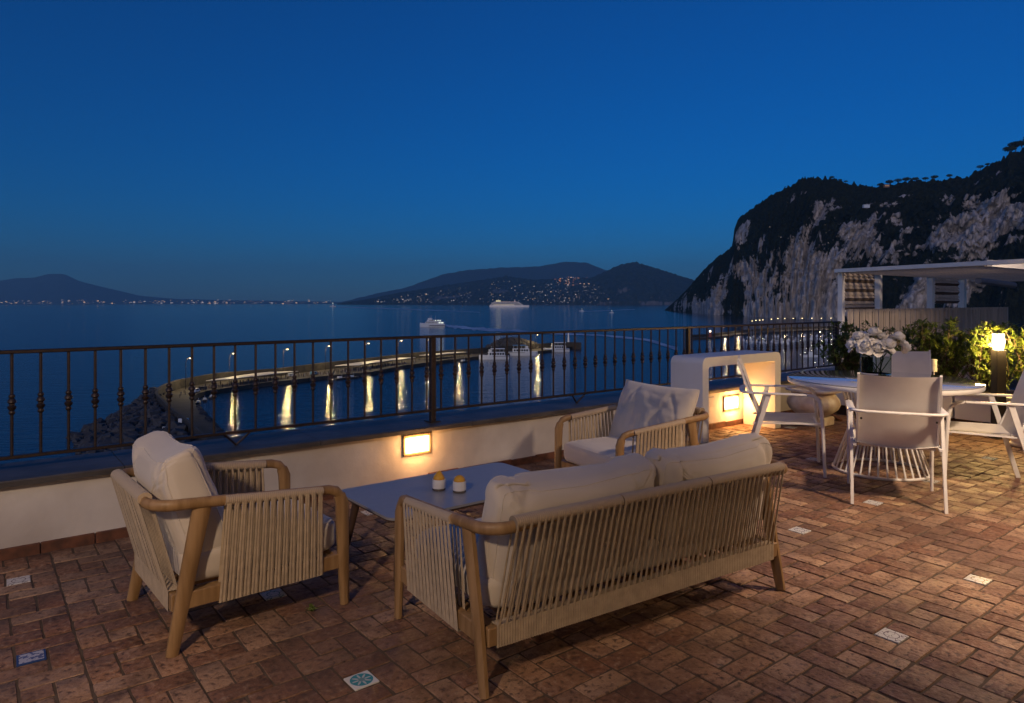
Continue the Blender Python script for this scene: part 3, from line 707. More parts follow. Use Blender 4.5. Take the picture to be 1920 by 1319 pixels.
for k in range(22): mb.box((-.36+k*.026)*u,(-.36+k*.026+.006)*u,-.04*u,.04*u,.134*u,.139*u)
mb.build('top_deck_lights', glow('ship rail light', (1,.55,.4), 1.0), t)
mb = MB(); mb.prism([(-.34*u,-.02*u),(-.22*u,-.02*u),(-.22*u,.02*u),(-.34*u,.02*u)], .132*u, .172*u); mb.build('funnel', glow('glowing funnel', (1,.9,.5), .6), t)  # funnel glows by itself in place of light falling on it
mb = MB(); mb.tube([(-.28*u,0,.17*u),(-.28*u,0,.2*u)], .006*u, 5); mb.tube([(.14*u,0,.13*u),(.14*u,0,.185*u)], .011*u, 5); mb.build('mast', CW, t)
# small motor boats under way
def speedboat(px, py, ang, L_, label, lit=True, name='motor_boat'):
    v = S(px, py); t = thing(name, v, ang, label, 'motor boat')
    hull_mesh(L_, L_*.3, L_*.12).build('hull', M['boat'], t)
    mb = MB(); mb.box(-L_*.2,L_*.12,-L_*.1,L_*.1,L_*.12,L_*.32,b=.1); c = mb.build('cabin', M['boat'], t)
    mb = MB(); mb.box(L_*.1,L_*.13,-L_*.09,L_*.09,L_*.2,L_*.29); mb.build('windscreen', M['bwin'], c)
    mb = MB(); mb.tube([(0,0,L_*.3),(-.3,0,L_*.6)], L_*.02, 5); mb.build('mast', M['boat'], t)
    if lit:
        mb = MB(); mb.box(-L_*.05,L_*.05,-L_*.05,L_*.05,L_*.5,L_*.6); mb.build('lamp', M['glitw'], t)
speedboat(1091, 584, FA, 22, 'small lit motor boat far out, left one of two right of the cruise ship')
speedboat(1147, 587, FA, 18, 'small white motor boat lying just right of the other lit boat, far out')
speedboat(624, 575.5, FA, 60, 'distant white hydrofoil on the left end of a long thin wake', True, 'hydrofoil')
speedboat(1390, 592.5, FA+2, 13, 'tiny white motor boat at the foot of the cliff')
wake([(1096,584.4),(1115,583.8),(1140,582.6),(1190,580.5)], [.8,1,.8,.5], 'faint wake behind the left motor boat, far out')
wake([(634,576),(700,578.2),(780,581),(860,584),(900,586)], [1,1.2,1.1,.9,.5], 'long thin wake behind the distant hydrofoil')
# ------------------------------------------------------------------ marina
mb = MB()
mol_o = [S(a,b) for a,b in ((1298,636),(1330,634),(1400,625),(1480,620),(1580,617),(1700,614))]
mol_i = [S(a,b) for a,b in ((1300,637.5),(1335,636.5),(1400,629),(1480,623.5),(1580,620),(1700,617))]
for p in mol_o+mol_i: p.z = 0
t = thing('marina_mole', (0,0,0), 0, 'low stone mole closing the marina, lined with street lamps', 'pier')
offset_strip('quay', mol_o, mol_i, SL-3, SL+2, M['concrete'], t)
mol_w = [a+(a-b).normalized()*3 for a, b in zip(mol_o, mol_i)]
offset_strip('parapet_wall', mol_w, mol_o, SL-3, SL+5, M['stonew'], t)
lampm = bpy.data.lights.new('marina_lamp_light', 'POINT'); lampm.energy = 9000; lampm.color = (1,.72,.38); lampm.shadow_soft_size = .8
ml = [(1357,613),(1382,611),(1407,602),(1414,601),(1421,600.5),(1427,600),(1443,598.5),(1455,597.5),(1468,597.5),(1484,597),(1501,597),(1519,597),(1537,597),(1555,596.5),(1573,596)]
for i, (px, py) in enumerate(ml):
    dm = (lambda v: FX*v.x+FY*v.y)(S(px, interp([(1298,636.5),(1400,627),(1480,622),(1580,618)], px)[0])); dm -= 4
    v = PD(px, dm); zl = ZAT(py, dm); s = max(.6, (zl-SL-2)/13.8)
    harbour_lamp(v, SL+2, A, ORD[i]+' street lamp from the left on the marina mole, lit', 'street lamps on the marina mole', s, e=(i in (0,1,8,10,11,12,13)), light=lampm)
v = S(1331.5, 635.5); t = thing('harbour_light', (v.x,v.y,SL), 0, 'small reddish harbour light tower with a lit lantern on the tip of the marina mole', 'beacon')
mb = MB(); mb.lathe([(2.2,0),(1.7,8),(1.7,8.4)],10); mb.build('tower', mat('brick red paint', (.35,.1,.07), .7), t, True)
mb = MB(); mb.lathe([(1.0,8.4),(1.0,10.2)],10); mb.build('lantern', glow('lit lantern', (1,.8,.5), 8), t, True)
# marina boats
def marina_boat_proto(kind):
    L_ = 12 if kind != 2 else 9
    t = bpy.data.objects.new('sail_boat' if kind == 0 else 'motor_yacht', None); col.objects.link(t)
    hull_mesh(L_, L_*.3, L_*.1).build('hull', M['boat'] if kind < 3 else M['boatdk'], t)
    mb = MB()
    if kind == 0:
        mb.box(-3,2,-1.1,1.1,1.0,1.9,b=.2); mb.build('cabin', M['boat'], t)
        mb = MB(); mb.tube([(1,0,1.2),(1,0,17)], [.14,.08], 5); mb.build('mast', M['white'], t)
        mb = MB(); mb.tube([(1,0,2.8),(-4.2,0,2.9)], [.16,.14], 5); mb.build('boom', M['bblue'], t)
    else:
        mb.box(-L_*.25,L_*.2,-L_*.11,L_*.11,L_*.1,L_*.2,b=.2); c = mb.build('cabin', M['boat'], t)
        mb = MB(); mb.box(-L_*.2,L_*.21,-L_*.112,L_*.112,L_*.135,L_*.175); mb.build('window', M['bwin'], c)
        mb = MB(); mb.box(-L_*.2,L_*.05,-L_*.1,L_*.1,L_*.26,L_*.275); mb.build('canopy', M['boat'], t)
        if kind == 3: mb = MB(); mb.box(-L_*.3,0,-.05,.05,L_*.12,L_*.16); mb.build('lamp', M['glit'], t)
    if kind in (0, 2):
        mb = MB(); mb.box(-.2,.2,-.2,.2,2.2,2.6); mb.build('lamp', M['glit'], t)
    return t
protos = [marina_boat_proto(k) for k in range(4)]
used = [False]*4; cnt = 0
rows = ((1372,1575,629,634,17),(1385,1600,636,640,15),(1396,1500,641.5,646,11),(1545,1640,622,626,6))
words_k = ('sailing yacht with a bare mast','white motor yacht','small white motor boat','dark-hulled motor yacht')
rown = ('farthest marina row','middle marina row','nearest marina row','right-hand marina row')
for ri, (x0, x1, y0, y1, n) in enumerate(rows):
    for i in range(n):
        px = x0+(x1-x0)*(i+.5)/n+rnd.uniform(-2,2); py = y0+(y1-y0)*rnd.random() if ri else y1-(px-x0)/(x1-x0)*4+rnd.uniform(-.8,.8)
        k = rnd.choice((0,0,1,1,2,3)) if ri != 2 else rnd.choice((1,2,2,0))
        o = protos[k] if not used[k] else copy_tree(protos[k]); used[k] = True
        v = S(px, py); o.location = v; o.rotation_euler.z = A+rnd.choice((R(90),R(-90)))+rnd.uniform(-.2,.2)+R(70); s = rnd.uniform(.8,1.15); o.scale = (s,s,s)
        tag(o, words_k[k]+', '+ORD[i]+' from the left in the '+rown[ri], 'boat', 'boats moored in the marina')
for i, (px, py, L_) in enumerate(((1518,670,13),(1541,655,11),(1556,652,10),(1430,643.5,9),(1407,641,8))):
    lab = ('white cabin cruiser moored alone in the harbour below the railing, nearest of the marina boats','white boat moored behind the lone cabin cruiser on the right','white boat half hidden by the left end of the hedge','small white boat just below the nearest marina row','smallest white boat left of the marina below the mole lamps')[i]
    speedboat(px, py, A+R(100), L_, lab, i in (3,4))
# pine trees and villas on the cliff top
def clump_mesh(name, n, rx, rz, s, m, seed):
    rr = random.Random(seed); mb = MB()
    for i in range(n):
        while True:
            p = Vector((rr.uniform(-1,1), rr.uniform(-1,1), rr.uniform(-1,1)))
            if p.length < 1: break
        p = Vector((p.x*rx, p.y*rx, p.z*rz)); a = Vector((rr.gauss(0,1), rr.gauss(0,1), rr.gauss(0,1))).normalized(); b = a.orthogonal().normalized(); q = s*rr.uniform(.6,1.3)
        mb.add([p-a*q, p-b*q*.6, p+a*q, p+b*q*.6], [(0,1,2,3)])
    return mb.mesh(name, m)
M['pinec'] = mat('dark pine foliage', (.022,.03,.012), .9)
crowns = [clump_mesh('crown', 260, 5.5, 2.2, .9, M['pinec'], i) for i in range(3)]
tm = MB(); tm.tube([(0,0,-3),(.3,.1,3),(.1,0,7)], [.5,.35,.2], 6); tm.tube([(.2,0,4.5),(2.2,.5,7.5)], [.2,.08], 5); tm.tube([(.2,0,4.2),(-2,-.6,7.4)], [.2,.08], 5); trunk = tm.mesh('trunk', M['bark'])
trees = [(1472,352,2),(1560,338,5),(1575,342,4),(1586,345,4),(1650,352,6),(1668,350,8),(1684,346,8),(1700,345,8),(1716,348,7),(1735,346,6),(1752,343,7),(1780,338,6),(1838,322,7),(1852,318,5),(1893,290,12),(1905,286,14),(1916,284,12),(1934,280,14)]
ctab = [(1450,1930),(1500,1900),(1600,1990),(1700,1980),(1800,1940),(1940,1900)]
for i, (px, py, h) in enumerate(trees):
    yt, D = None, None
    base = interp([(1400,404),(1450,365),(1500,336),(1545,334),(1600,348),(1650,353),(1700,345),(1760,339),(1820,330),(1855,312),(1880,300),(1920,281),(2050,230)], px)[0]
    dd = interp([(1450,364,0),(1500,1,0),(2000,1,0)], px)
    dr = (lambda v: FX*v.x+FY*v.y)(S(px, 600+.013*(px-1545)))+interp([(1450,330),(1500,380),(1545,420),(1600,430),(1700,460),(1800,475),(2000,500)], px)[0]
    s = h*1.5/9.*dr/FPX
    v = PD(px, dr-10, ZAT(base+2, dr)); t = thing('pine_tree', v, i, ORD[i]+' umbrella pine from the left standing on the ridge of the cliff' if i < 14 else ('large pine on the right-hand ridge, '+('leftmost','second from the left','third from the left','rightmost')[i-14]+' of its clump'), 'tree', 'pines on the cliff ridge')
    t.scale = (s,s,s); link('trunk', trunk, t); link('crown', crowns[i%3], t, (0,0,7.5))
v = PD(1662, 1990, ZAT(350, 1990)); t = thing('villa', v, A-math.pi/2, 'small warm-lit villa among the pines on the cliff ridge', 'villa')
mb = MB(); mb.box(-7,7,-4,4,-3,5,b=.2); mb.build('wall', mat('warm villa wall', (.35,.2,.12), .8), t)
mb = MB(); mb.box(-7.4,7.4,-4.4,4.4,5,5.6); mb.build('roof', M['terra'], t)
for x in (-4,0,4): mb = MB(); mb.box(x-.9,x+.9,-4.15,-3.98,1,3); mb.build('window', glow('villa window', (1,.5,.2), .5), t)
v = PD(1624, 1850, ZAT(386, 1850)); t = thing('villa', v, A-math.pi/2, 'small flat white villa alone in the scrub high on the cliff', 'villa')
mb = MB(); mb.box(-8,8,-4,4,-6,2.6,b=.1); mb.build('wall', M['boat'], t)
for x in (-5,0,5): mb = MB(); mb.box(x-1,x+1,-4.12,-3.98,.6,1.8); mb.build('window', M['bwin'], t)
# ================================================================== TERRACE
WY = 4.84                       # face of the sea wall
mb = MB(); mb.box(-3.2, 13.5, -3.6, WY+.02, -.3, -.0045); floor = mb.build('floor', M['mortar']); tag(floor, kind='structure')
MODL = .329; X0 = .0255
def brick_mesh(w_, h_, seed):
    rr = random.Random(seed); g = .0042; w2, h2 = w_/2-g, h_/2-g; pts = []
    nx, ny = (3, 2) if w_ > h_ else (2, 3)
    if w_ == h_: nx = ny = 2
    for i in range(nx): pts.append((-w2+2*w2*i/nx, -h2))
    for i in range(ny): pts.append((w2, -h2+2*h2*i/ny))
    for i in range(nx): pts.append((w2-2*w2*i/nx, h2))
    for i in range(ny): pts.append((-w2, h2-2*h2*i/ny))
    c = rr.uniform(.0,.004)
    q = []
    for i, (x, y) in enumerate(pts):
        corner = abs(abs(x)-w2) < 1e-6 and abs(abs(y)-h2) < 1e-6
        k = 1-(rr.uniform(.01,.05) if corner else 0)
        q.append((x*k+rr.uniform(-.0018,.0018), y*k+rr.uniform(-.0018,.0018)))
    n = len(q); tx, ty = rr.uniform(-.012,.012), rr.uniform(-.012,.012)
    vs = [(x, y, -.02) for x, y in q]+[(x, y, -.003+tx*x+ty*y) for x, y in q]+[(x*.965, y*.965, rr.uniform(-.0004,.0004)+tx*x+ty*y) for x, y in q]+[(0,0,.0006)]
    fs = []
    for i in range(n):
        j = (i+1) % n; fs += [(i,j,n+j,n+i),(n+i,n+j,2*n+j,2*n+i),(2*n+i,2*n+j,3*n)]
    return vs, fs
def mk(kind):
    out = []
    for s in range(10):
        wh = {'h': (MODL*2/3, MODL/3), 'v': (MODL/3, MODL*2/3), 'c': (MODL/3, MODL/3)}[kind]
        vs, fs = brick_mesh(*wh, s*3+len(kind)+ord(kind)); mb = MB(); mb.add(vs, fs); out.append((vs, fs, mb.mesh('brick', M['brick'], True, 50)))
    return out
BM = {k: mk(k) for k in 'hvc'}
decos = [((667,1278),'sun'),((61,1227),'frame'),((1661,1190),'grey'),((1849,1088),'ochre'),((1508,995),'grey'),((1658,943),'grey'),((40,1077),'grey'),((508,1118),'teal'),((1550,861),'teal'),((1875,867),'teal'),((1785,902),'ochre'),((1483,804),'grey'),((690,960),'grey')]
dpos = [(P(*a), k) for a, k in decos]
items = []
for i in range(-2, 34):
    cx = .19+MODL*i
    ph = 2.45-.05*max(0, cx-1.2)*.5 if cx < 3 else 1.36+MODL*3
    if 1.2 < cx < 3: ph = 2.45-(cx-1.2)/1.8*.103
    jit = rnd.uniform(-.004,.004)
    for j in range(-9, 9):
        cyy = ph+MODL*j+jit
        if cyy > WY+.12 or cyy < .3: continue
        d = FX*cx+FY*cyy
        if d < 1.2: continue
        px = px_of(Vector((cx, cyy, 0)))
        mpx = 1.5/d*FPX
        if px < -mpx or px > 1920+mpx: continue
        u = MODL/6
        for k, dx, dy in (('v',-2*u,u),('h',u,2*u),('v',2*u,-u),('h',-u,-2*u),('c',0,0)):
            items.append([d, cx+dx, cyy+dy, k])
for (p, kind) in dpos:
    best = min((it for it in items if it[3] == 'c'), key=lambda it: (it[1]-p.x)**2+(it[2]-p.y)**2)
    best[3] = 'tile:'+kind
items.sort(key=lambda it: it[0]+(100 if not (-30 < px_of(Vector((it[1], it[2], 0))) < 1950 and EY+FPX*HC/it[0] < 1345) else 0))
def ytop_clip(it): return it[2] > WY-.16 and it[3] != 'h'
cnt = 0; stuff = MB(); tints = []
tmb = MB(); tmb.box(-.0505,.0505,-.0505,.0505,-.02,.0012, b=.0015); tme = {k: tmb.mesh('ceramic_tile', TM[k]) for k in TM}
for it in items:
    if it[2] > WY+.0: continue
    d, x, y, k = it; rz = rnd.choice((0, math.pi))
    if k.startswith('tile'):
        o = link('ceramic_tile', tme[k[5:]], floor, (x,y,0)); o.rotation_euler.z = R(rnd.uniform(-2,2)); 
        o['label'] = {'sun':'white ceramic tile with a teal sun','frame':'ceramic tile with a dark blue border','grey':'white painted ceramic tile','teal':'pale ceramic tile with teal lines','ochre':'pale ceramic tile with ochre lines'}[k[5:]]
        continue
    vs, fs, me = BM[k][rnd.randrange(10)]
    dz = rnd.uniform(-.002,.0015); rr_ = rz+R(rnd.uniform(-.7,.7))
    if cnt < 300:
        o = link('brick', me, floor, (x,y,dz), rr_); cnt += 1
    else:
        stuff.add(vs, fs, TR(x,y,dz,rr_)); tints += [rnd.random()]*len(vs)
bs = stuff.build('brick_paving', M['brick'], floor, True, 50); bs['kind'] = 'stuff'
a = bs.data.attributes.new('tint', 'FLOAT', 'POINT'); a.data.foreach_set('value', tints)
# sprig of weed in the joints
def weed(x, y, s, label):
    mb = MB()
    for i in range(26):
        a = rnd.random()*6.3; r = rnd.uniform(.2,1)*s; h = rnd.uniform(.3,.9)*s
        c, s_ = math.cos(a), math.sin(a); w_ = .004
        mb.add([(-s_*w_,c*w_,0),(s_*w_,-c*w_,0),(c*r*.6+s_*w_*1.5,s_*r*.6-c*w_*1.5,h),(c*r,s_*r,h*.6),(c*r*.6-s_*w_*1.5,s_*r*.6+c*w_*1.5,h)], [(0,1,2,4),(2,3,4)])
    tag(mb.build('weed', M['leaf'], loc=(x,y,-.003)), label, 'weed')
p = P(585,1146); weed(p.x, p.y, .035, 'small green weed growing in a joint in front of the left armchair')
# ------------------------------------------------------------------ sea wall
wall = thing('parapet_wall', (0,0,0), 0, 'low white plastered terrace wall with a grey coping, running under the iron railing', 'wall')
mb = MB(); n = 160; x0, x1 = -3.2, 13.0
for i in range(n+1):
    x = x0+(x1-x0)*i/n
    for j in range(13):
        z = -.2+.61*j/12; mb.v.append((x, WY+.004*nz(x*2.2, z*3, 1)+.0015*nz(x*14, z*14, 4), z))
for i in range(n):
    for j in range(12): k = i*13+j; mb.f.append([k,k+13,k+14,k+1]); mb.m.append(0)
mb.v += [(x0,WY+.4,-.2),(x0,WY+.4,.41),(x1,WY+.4,-.2),(x1,WY+.4,.41)]; q = len(mb.v)-4
mb.f += [[q,q+1,q+3,q+2],[12,n*13+12,q+3,q+1],[0,12,q+1,q],[n*13,q+2,q+3,n*13+12]]; mb.m += [0]*4
mb.build('plaster_face', M['plaster'], wall, True, 60)
x = x0; k = 0
while x < x1:                     # coping slabs
    L_ = 1.25+rnd.uniform(-.05,.1); mb = MB()
    nn = 8; yo = []
    for i in range(nn+1): yo.append(rnd.uniform(-.004,.004))
    x2 = min(x+L_, x1)
    for i in range(nn+1):
        xx = x+.002+(x2-x-.004)*i/nn; mb.v += [(xx,4.775+yo[i],.412),(xx,4.775+yo[i]*.6,.440),(xx,4.782,.448),(xx,5.29,.452),(xx,5.30,.412)]
    for i in range(nn):
        for j in range(5): mb.f.append([i*5+j, i*5+5+j, i*5+5+(j+1)%5, i*5+(j+1)%5]); mb.m.append(0)
    mb.f += [[0,1,2,3,4],[nn*5+4,nn*5+3,nn*5+2,nn*5+1,nn*5]]; mb.m += [0,0]
    mb.build('coping_slab', M['coping'], wall); x = x2
x = x0
while x < x1:                     # terracotta skirting
    L_ = .29+rnd.uniform(-.02,.02); x2 = min(x+L_, x1); h = .058+rnd.uniform(-.008,.006); mb = MB(); mb.box(x+.002,x2-.003,WY-.020+rnd.uniform(-.002,.002),WY+.003,-.01,h,b=.003); mb.build('skirting_tile', M['terra'], wall); x = x2
mb = MB(); mb.box(6.56,6.70,WY-.012,WY+.001,.25,.36,b=.003); mb.build('cover_plate', M['plaster'], wall)
# ------------------------------------------------------------------ railing
rail = thing('railing', (0,0,0), 0, 'dark iron railing with collared balusters along the top of the white sea wall', 'railing')
RYY = 4.96; HB = 1.158; LB = .545
mb = MB(); mb.box(-3.2,9.8,RYY-.022,RYY+.022,HB-.012,HB+.010,b=.004); mb.build('top_rail', M['iron'], rail)
mb = MB(); mb.box(-3.2,9.8,RYY-.018,RYY+.018,LB-.010,LB+.010,b=.003); mb.build('bottom_rail', M['iron'], rail)
mb = MB(); mb.lathe([(.0085,LB),(.0085,HB-.01)], 8); bal = mb.mesh('baluster', M['iron'], True)
mb = MB(); zc = (LB+HB)/2-.0
mb.lathe([(.0085,zc-.062),(.015,zc-.055),(.017,zc-.045),(.012,zc-.036),(.020,zc-.026),(.023,zc-.013),(.014,zc-.004),(.014,zc+.004),(.023,zc+.013),(.020,zc+.026),(.012,zc+.036),(.017,zc+.045),(.015,zc+.055),(.0085,zc+.062)], 10)
colr = mb.mesh('collar', M['iron'], True)
posts = [3.023, 6.381, 9.74, -.335]
x = .042-.1393*22
while x < 9.75:
    if min(abs(x-p_) for p_ in posts) > .045:
        b_ = link('baluster', bal, rail, (x,RYY,0)); link('collar', colr, b_)
    x += .1393
for p_ in posts:
    mb = MB(); mb.box(p_-.022,p_+.022,RYY-.022,RYY+.022,.45,HB-.012,b=.003); q = mb.build('rail_post', M['iron'], rail)
    mb = MB(); mb.box(p_-.05,p_+.05,RYY-.05,RYY+.05,.4525,.459); mb.build('base_plate', M['iron'], q)
for p_ in (1.45, 4.69, 8.0):
    for s in (-1,1):
        mb = MB(); mb.tube([(p_+s*.085,RYY,LB-.01),(p_,RYY+.03,.452)], .008, 6); mb.build('strut', M['iron'], rail)
# ------------------------------------------------------------------ recessed wall lamps
def wall_lamp(xc, zc_, w_, h_, watts, label):
    t = thing('wall_lamp', (xc, WY, zc_), 0, label, 'wall lamp', 'lit lamps set in the sea wall')
    mb = MB(); f = .02
    mb.box(-w_/2,w_/2,-.016,.02,-h_/2,-h_/2+f,b=.002); mb.box(-w_/2,w_/2,-.016,.02,h_/2-f,h_/2,b=.002)
    mb.box(-w_/2,-w_/2+f,-.0155,.02,-h_/2+f,h_/2-f,b=.002); mb.box(w_/2-f,w_/2,-.0155,.02,-h_/2+f,h_/2-f,b=.002)
    mb.build('frame', M['bronze'], t)
    mb = MB(); mb.box(-w_/2+f,w_/2-f,-.008,.015,-h_/2+f,h_/2-f); mb.build('diffuser', M['lampw'], t)
    l = bpy.data.lights.new('wall_lamp_light', 'AREA'); l.shape = 'RECTANGLE'; l.size = w_-.05; l.size_y = h_-.05; l.energy = watts; l.color = (1,.50,.17); l.spread = R(178)
    o = bpy.data.objects.new('bulb', l); col.objects.link(o); o.parent = t; o.location = (0,-.03,0); o.rotation_euler = (R(90),0,0)
    # extra point light in front of the lamp, added for a halo on the wall
    l2 = bpy.data.lights.new('wall_halo_fill', 'POINT'); l2.energy = watts*.5; l2.color = (1,.45,.13); l2.shadow_soft_size = .03
    o2 = bpy.data.objects.new('bulb', l2); col.objects.link(o2); o2.parent = t; o2.location = (0,-.13,0)
M['bronze'] = mat('bronze frame', (.13,.09,.05), .5, metal=.4)
wall_lamp(2.803, .308, .255, .165, WLW := 9.0, 'lit rectangular lamp set in the white wall above the coffee table')
wall_lamp(7.02, .262, .30, .17, WLW*3, 'lit rectangular lamp set in the wall inside the white console arch')
# ------------------------------------------------------------------ console arch
t = thing('console_arch', (0,0,0), 0, 'white rounded arch console standing open in front of the sea wall', 'console')
def rrect(x0,x1,z0,z1,r,n=6,flat=False):
    pts = [(x0,z0)]
    for k in range(n+1): a = math.pi-math.pi/2*k/n; pts.append((x0+r+r*math.cos(a), z1-r+r*math.sin(a)))
    for k in range(n+1): a = math.pi/2-math.pi/2*k/n; pts.append((x1-r+r*math.cos(a), z1-r+r*math.sin(a)))
    pts.append((x1,z0)); return pts
o_ = rrect(5.885,7.33,0,.872,.075); i_ = rrect(5.985,7.215,0,.775,.03)
mb = MB(); n = len(o_)
for y in (4.39, 4.80):
    mb.v += [(a,y,b) for a,b in o_]+[(a,y,b) for a,b in i_]
for i in range(n-1):
    mb.f += [[i,i+1,n+i+1,n+i],[2*n+i,3*n+i,3*n+i+1,2*n+i+1],[i,2*n+i,2*n+i+1,i+1],[n+i,n+i+1,3*n+i+1,3*n+i]]; mb.m += [0]*4
mb.f += [[0,n,3*n,2*n],[n-1,3*n-1,4*n-1,2*n-1]]; mb.m += [0,0]
mb.build('arch', M['console'], t, True, 50)
# ------------------------------------------------------------------ lounge furniture
def cushion(name, w_, d_, h_, seed, kind='pillow', parent=None, Mx=None, res=44, wr=1.0):
    """cushion in local x (width), y (other side), z (thickness)"""
    nu, nv = res, max(20, int(res*d_/w_)) if w_ > d_ else res
    mb = MB()
    def pos(u, v, s):
        if kind == 'seat':
            px_, q = 7, .42; ex = 10
        else: px_, q = 3.0, .52
        e = (max(0, 1-abs(u)**px_)*max(0, 1-abs(v)**px_))**q
        cu = 1-(.045 if kind != 'seat' else .0)*(1-v*v)*abs(u)**2
        cv = 1-(.05 if kind != 'seat' else .0)*(1-u*u)*abs(v)**2
        x = u*w_/2*cu; y = v*d_/2*cv
        base = .0 if kind != 'seat' else 0
        z = s*h_/2*e*(1-(.0 if kind=='seat' else .10)*(u*u+v*v)*.5)
        g = nz(x*3+seed, y*3, s*2+seed, 3)*.018*wr*e
        fold = abs(nz(x*7+seed*3, y*2.2, s+seed, 2)); fold2 = abs(nz(x*2.4+seed, y*8, s*3+seed, 2))
        g -= (max(0, .12-fold)*.075+max(0, .10-fold2)*.06)*wr*e*(1.0 if kind != 'seat' else .35)
        cr = (abs(u)*abs(v))**1.5
        g += math.sin((x*40 if kind != 'seat' else x*20)+seed)*.004*cr*wr
        return Vector((x, y, z+s*g))
    def uvm(i, n): t = -1+2*i/n; return math.sin(t*math.pi/2)
    for s in (1,-1):
        for i in range(nu+1):
            for j in range(nv+1): mb.v.append(tuple(pos(uvm(i,nu), uvm(j,nv), s)))
    W = nv+1; off = (nu+1)*W
    for i in range(nu):
        for j in range(nv):
            k = i*W+j; mb.f.append([k,k+W,k+W+1,k+1]); mb.m.append(0); mb.f.append([off+k,off+k+1,off+k+W+1,off+k+W]); mb.m.append(0)
    if Mx: mb.v = [tuple(Mx @ Vector(v)) for v in mb.v]
    o = mb.build(name, M['cush'], parent, True, 180)
    # weld the rim
    import bmesh
    bm = bmesh.new(); bm.from_mesh(o.data); bmesh.ops.remove_doubles(bm, verts=bm.verts, dist=.0004); bm.to_mesh(o.data); bm.free()
    o.data.polygons.foreach_set('use_smooth', [True]*len(o.data.polygons))
    # piping seam
    pts = [pos(uvm(i,nu), -1, 1) for i in range(nu+1)]+[pos(1, uvm(j,nv), 1) for j in range(1,nv+1)]+[pos(uvm(i,nu), 1, 1) for i in range(nu-1,-1,-1)]+[pos(-1, uvm(j,nv), 1) for j in range(nv-1,0,-1)]
    if kind != 'seat':
        if Mx: pts = [Mx @ p for p in pts]
        mb = MB(); mb.tube(pts[::2], .0032, 5, closed=True); mb.build('piping', M['cush'], o, True)
    return o
def boxcushion(name, w_, d_, h_, seed, parent, Mx, wr=1.0, back=False, sag=.0, lean=0):
    """boxed cushion with rounded edges, piping and creases; back=True gives a softer upright one whose top slumps"""
    mb = MB()
    def sp(u, e): return math.copysign(abs(u)**e, u)
    NU, NV = 120, 40
    e1, e2, e3 = (.20, .34, .60) if back else (.16, .22, .45)
    def warp(x, y, z):
        u, v = 2*x/w_, 2*y/d_
        if back:
            z *= 1+.16*(1-u*u)-.10*v                      # fatter middle and lower half
            y += -sag*(1-u*u)*(max(0, v))+.018*abs(u)**6*(1 if v > 0 else -1)
            x += lean*v*d_/2
            z += -.03*max(0, v)**2
        else: z *= 1+.05*(1-u*u)*(1-v*v)
        k = nz(x*3.1+seed, y*3.1, (1 if z > 0 else -1)*2+seed, 3)
        c1 = abs(nz(x*5+seed*2, y*1.7, z*2+seed, 2)); c2 = abs(nz((x+y)*3+seed, (x-y)*7, z*2, 2))
        g = k*.012*wr-(max(0, .10-c1)*.10+max(0, .07-c2)*.07)*wr*(1 if back else .5)
        if back:   # gathers that run in from the seams
            ed = max(0, abs(v)-.35); g += .006*wr*math.sin(x*55+3*nz(x*4+seed,y*3,0,2))*ed**1.3
            ed = max(0, abs(u)-.6); g += .008*wr*math.sin(y*45+seed+3*nz(x*3,y*4,seed,2))*ed
        return Vector((x*(1+g*.5), y*(1+g*.5), z+g*(1 if z > 0 else -1)))
    for i in range(NU):
        a = 2*math.pi*i/NU; c, s = math.cos(a), math.sin(a)
        for j in range(NV+1):
            b_ = -math.pi/2+math.pi*j/NV; cb, sb = math.cos(b_), math.sin(b_)
            # spread the rings over the flat faces too
            r = sp(cb, e2) if j not in (0, NV) else 0
            x = w_/2*sp(c, e1)*r; y = d_/2*sp(s, e1)*r; z = h_/2*sp(sb, e3)
            mb.v.append(tuple(Mx @ warp(x, y, z)))
    W = NV+1
    # extra rings inside the faces
    for i in range(NU):
        i2 = (i+1) % NU
        for j in range(NV): mb.f.append([i*W+j, i2*W+j, i2*W+j+1, i*W+j+1]); mb.m.append(0)
    o = mb.build(name, M['cush'], parent, True, 180)
    for bdeg in ((30,-30) if back else (33,)):
        pts = []
        for i in range(NU):
            a = 2*math.pi*i/NU; c, s = math.cos(a), math.sin(a); b_ = R(bdeg); cb = math.cos(b_)
            pts.append(Mx @ warp(w_/2*sp(c,e1)*sp(cb,e2), d_/2*sp(s,e1)*sp(cb,e2), h_/2*sp(math.sin(b_),e3)))
        mb = MB(); mb.tube(pts, .0026, 5, closed=True); mb.build('piping', M['cush'], o, True)
    return o
def ribbon(mb, a, b, wa, wb, wdir, th=.0022, seg=4, bow=0):
    a, b, wdir = Vector(a), Vector(b), Vector(wdir).normalized(); nrm = (b-a).cross(wdir).normalized()
    vs = []; fs = []
    for i in range(seg+1):
        t = i/seg; p = a.lerp(b, t); wv = (wa*(1-t)+wb*t)/2; c = p+nrm*bow*math.sin(math.pi*t)
        vs += [c-wdir*wv, c+nrm*th, c+wdir*wv, c-nrm*th]
    for i in range(seg):
        for k in range(4): fs.append((i*4+k, i*4+(k+1)%4, i*4+4+(k+1)%4, i*4+4+k))
    mb.add(vs, fs)
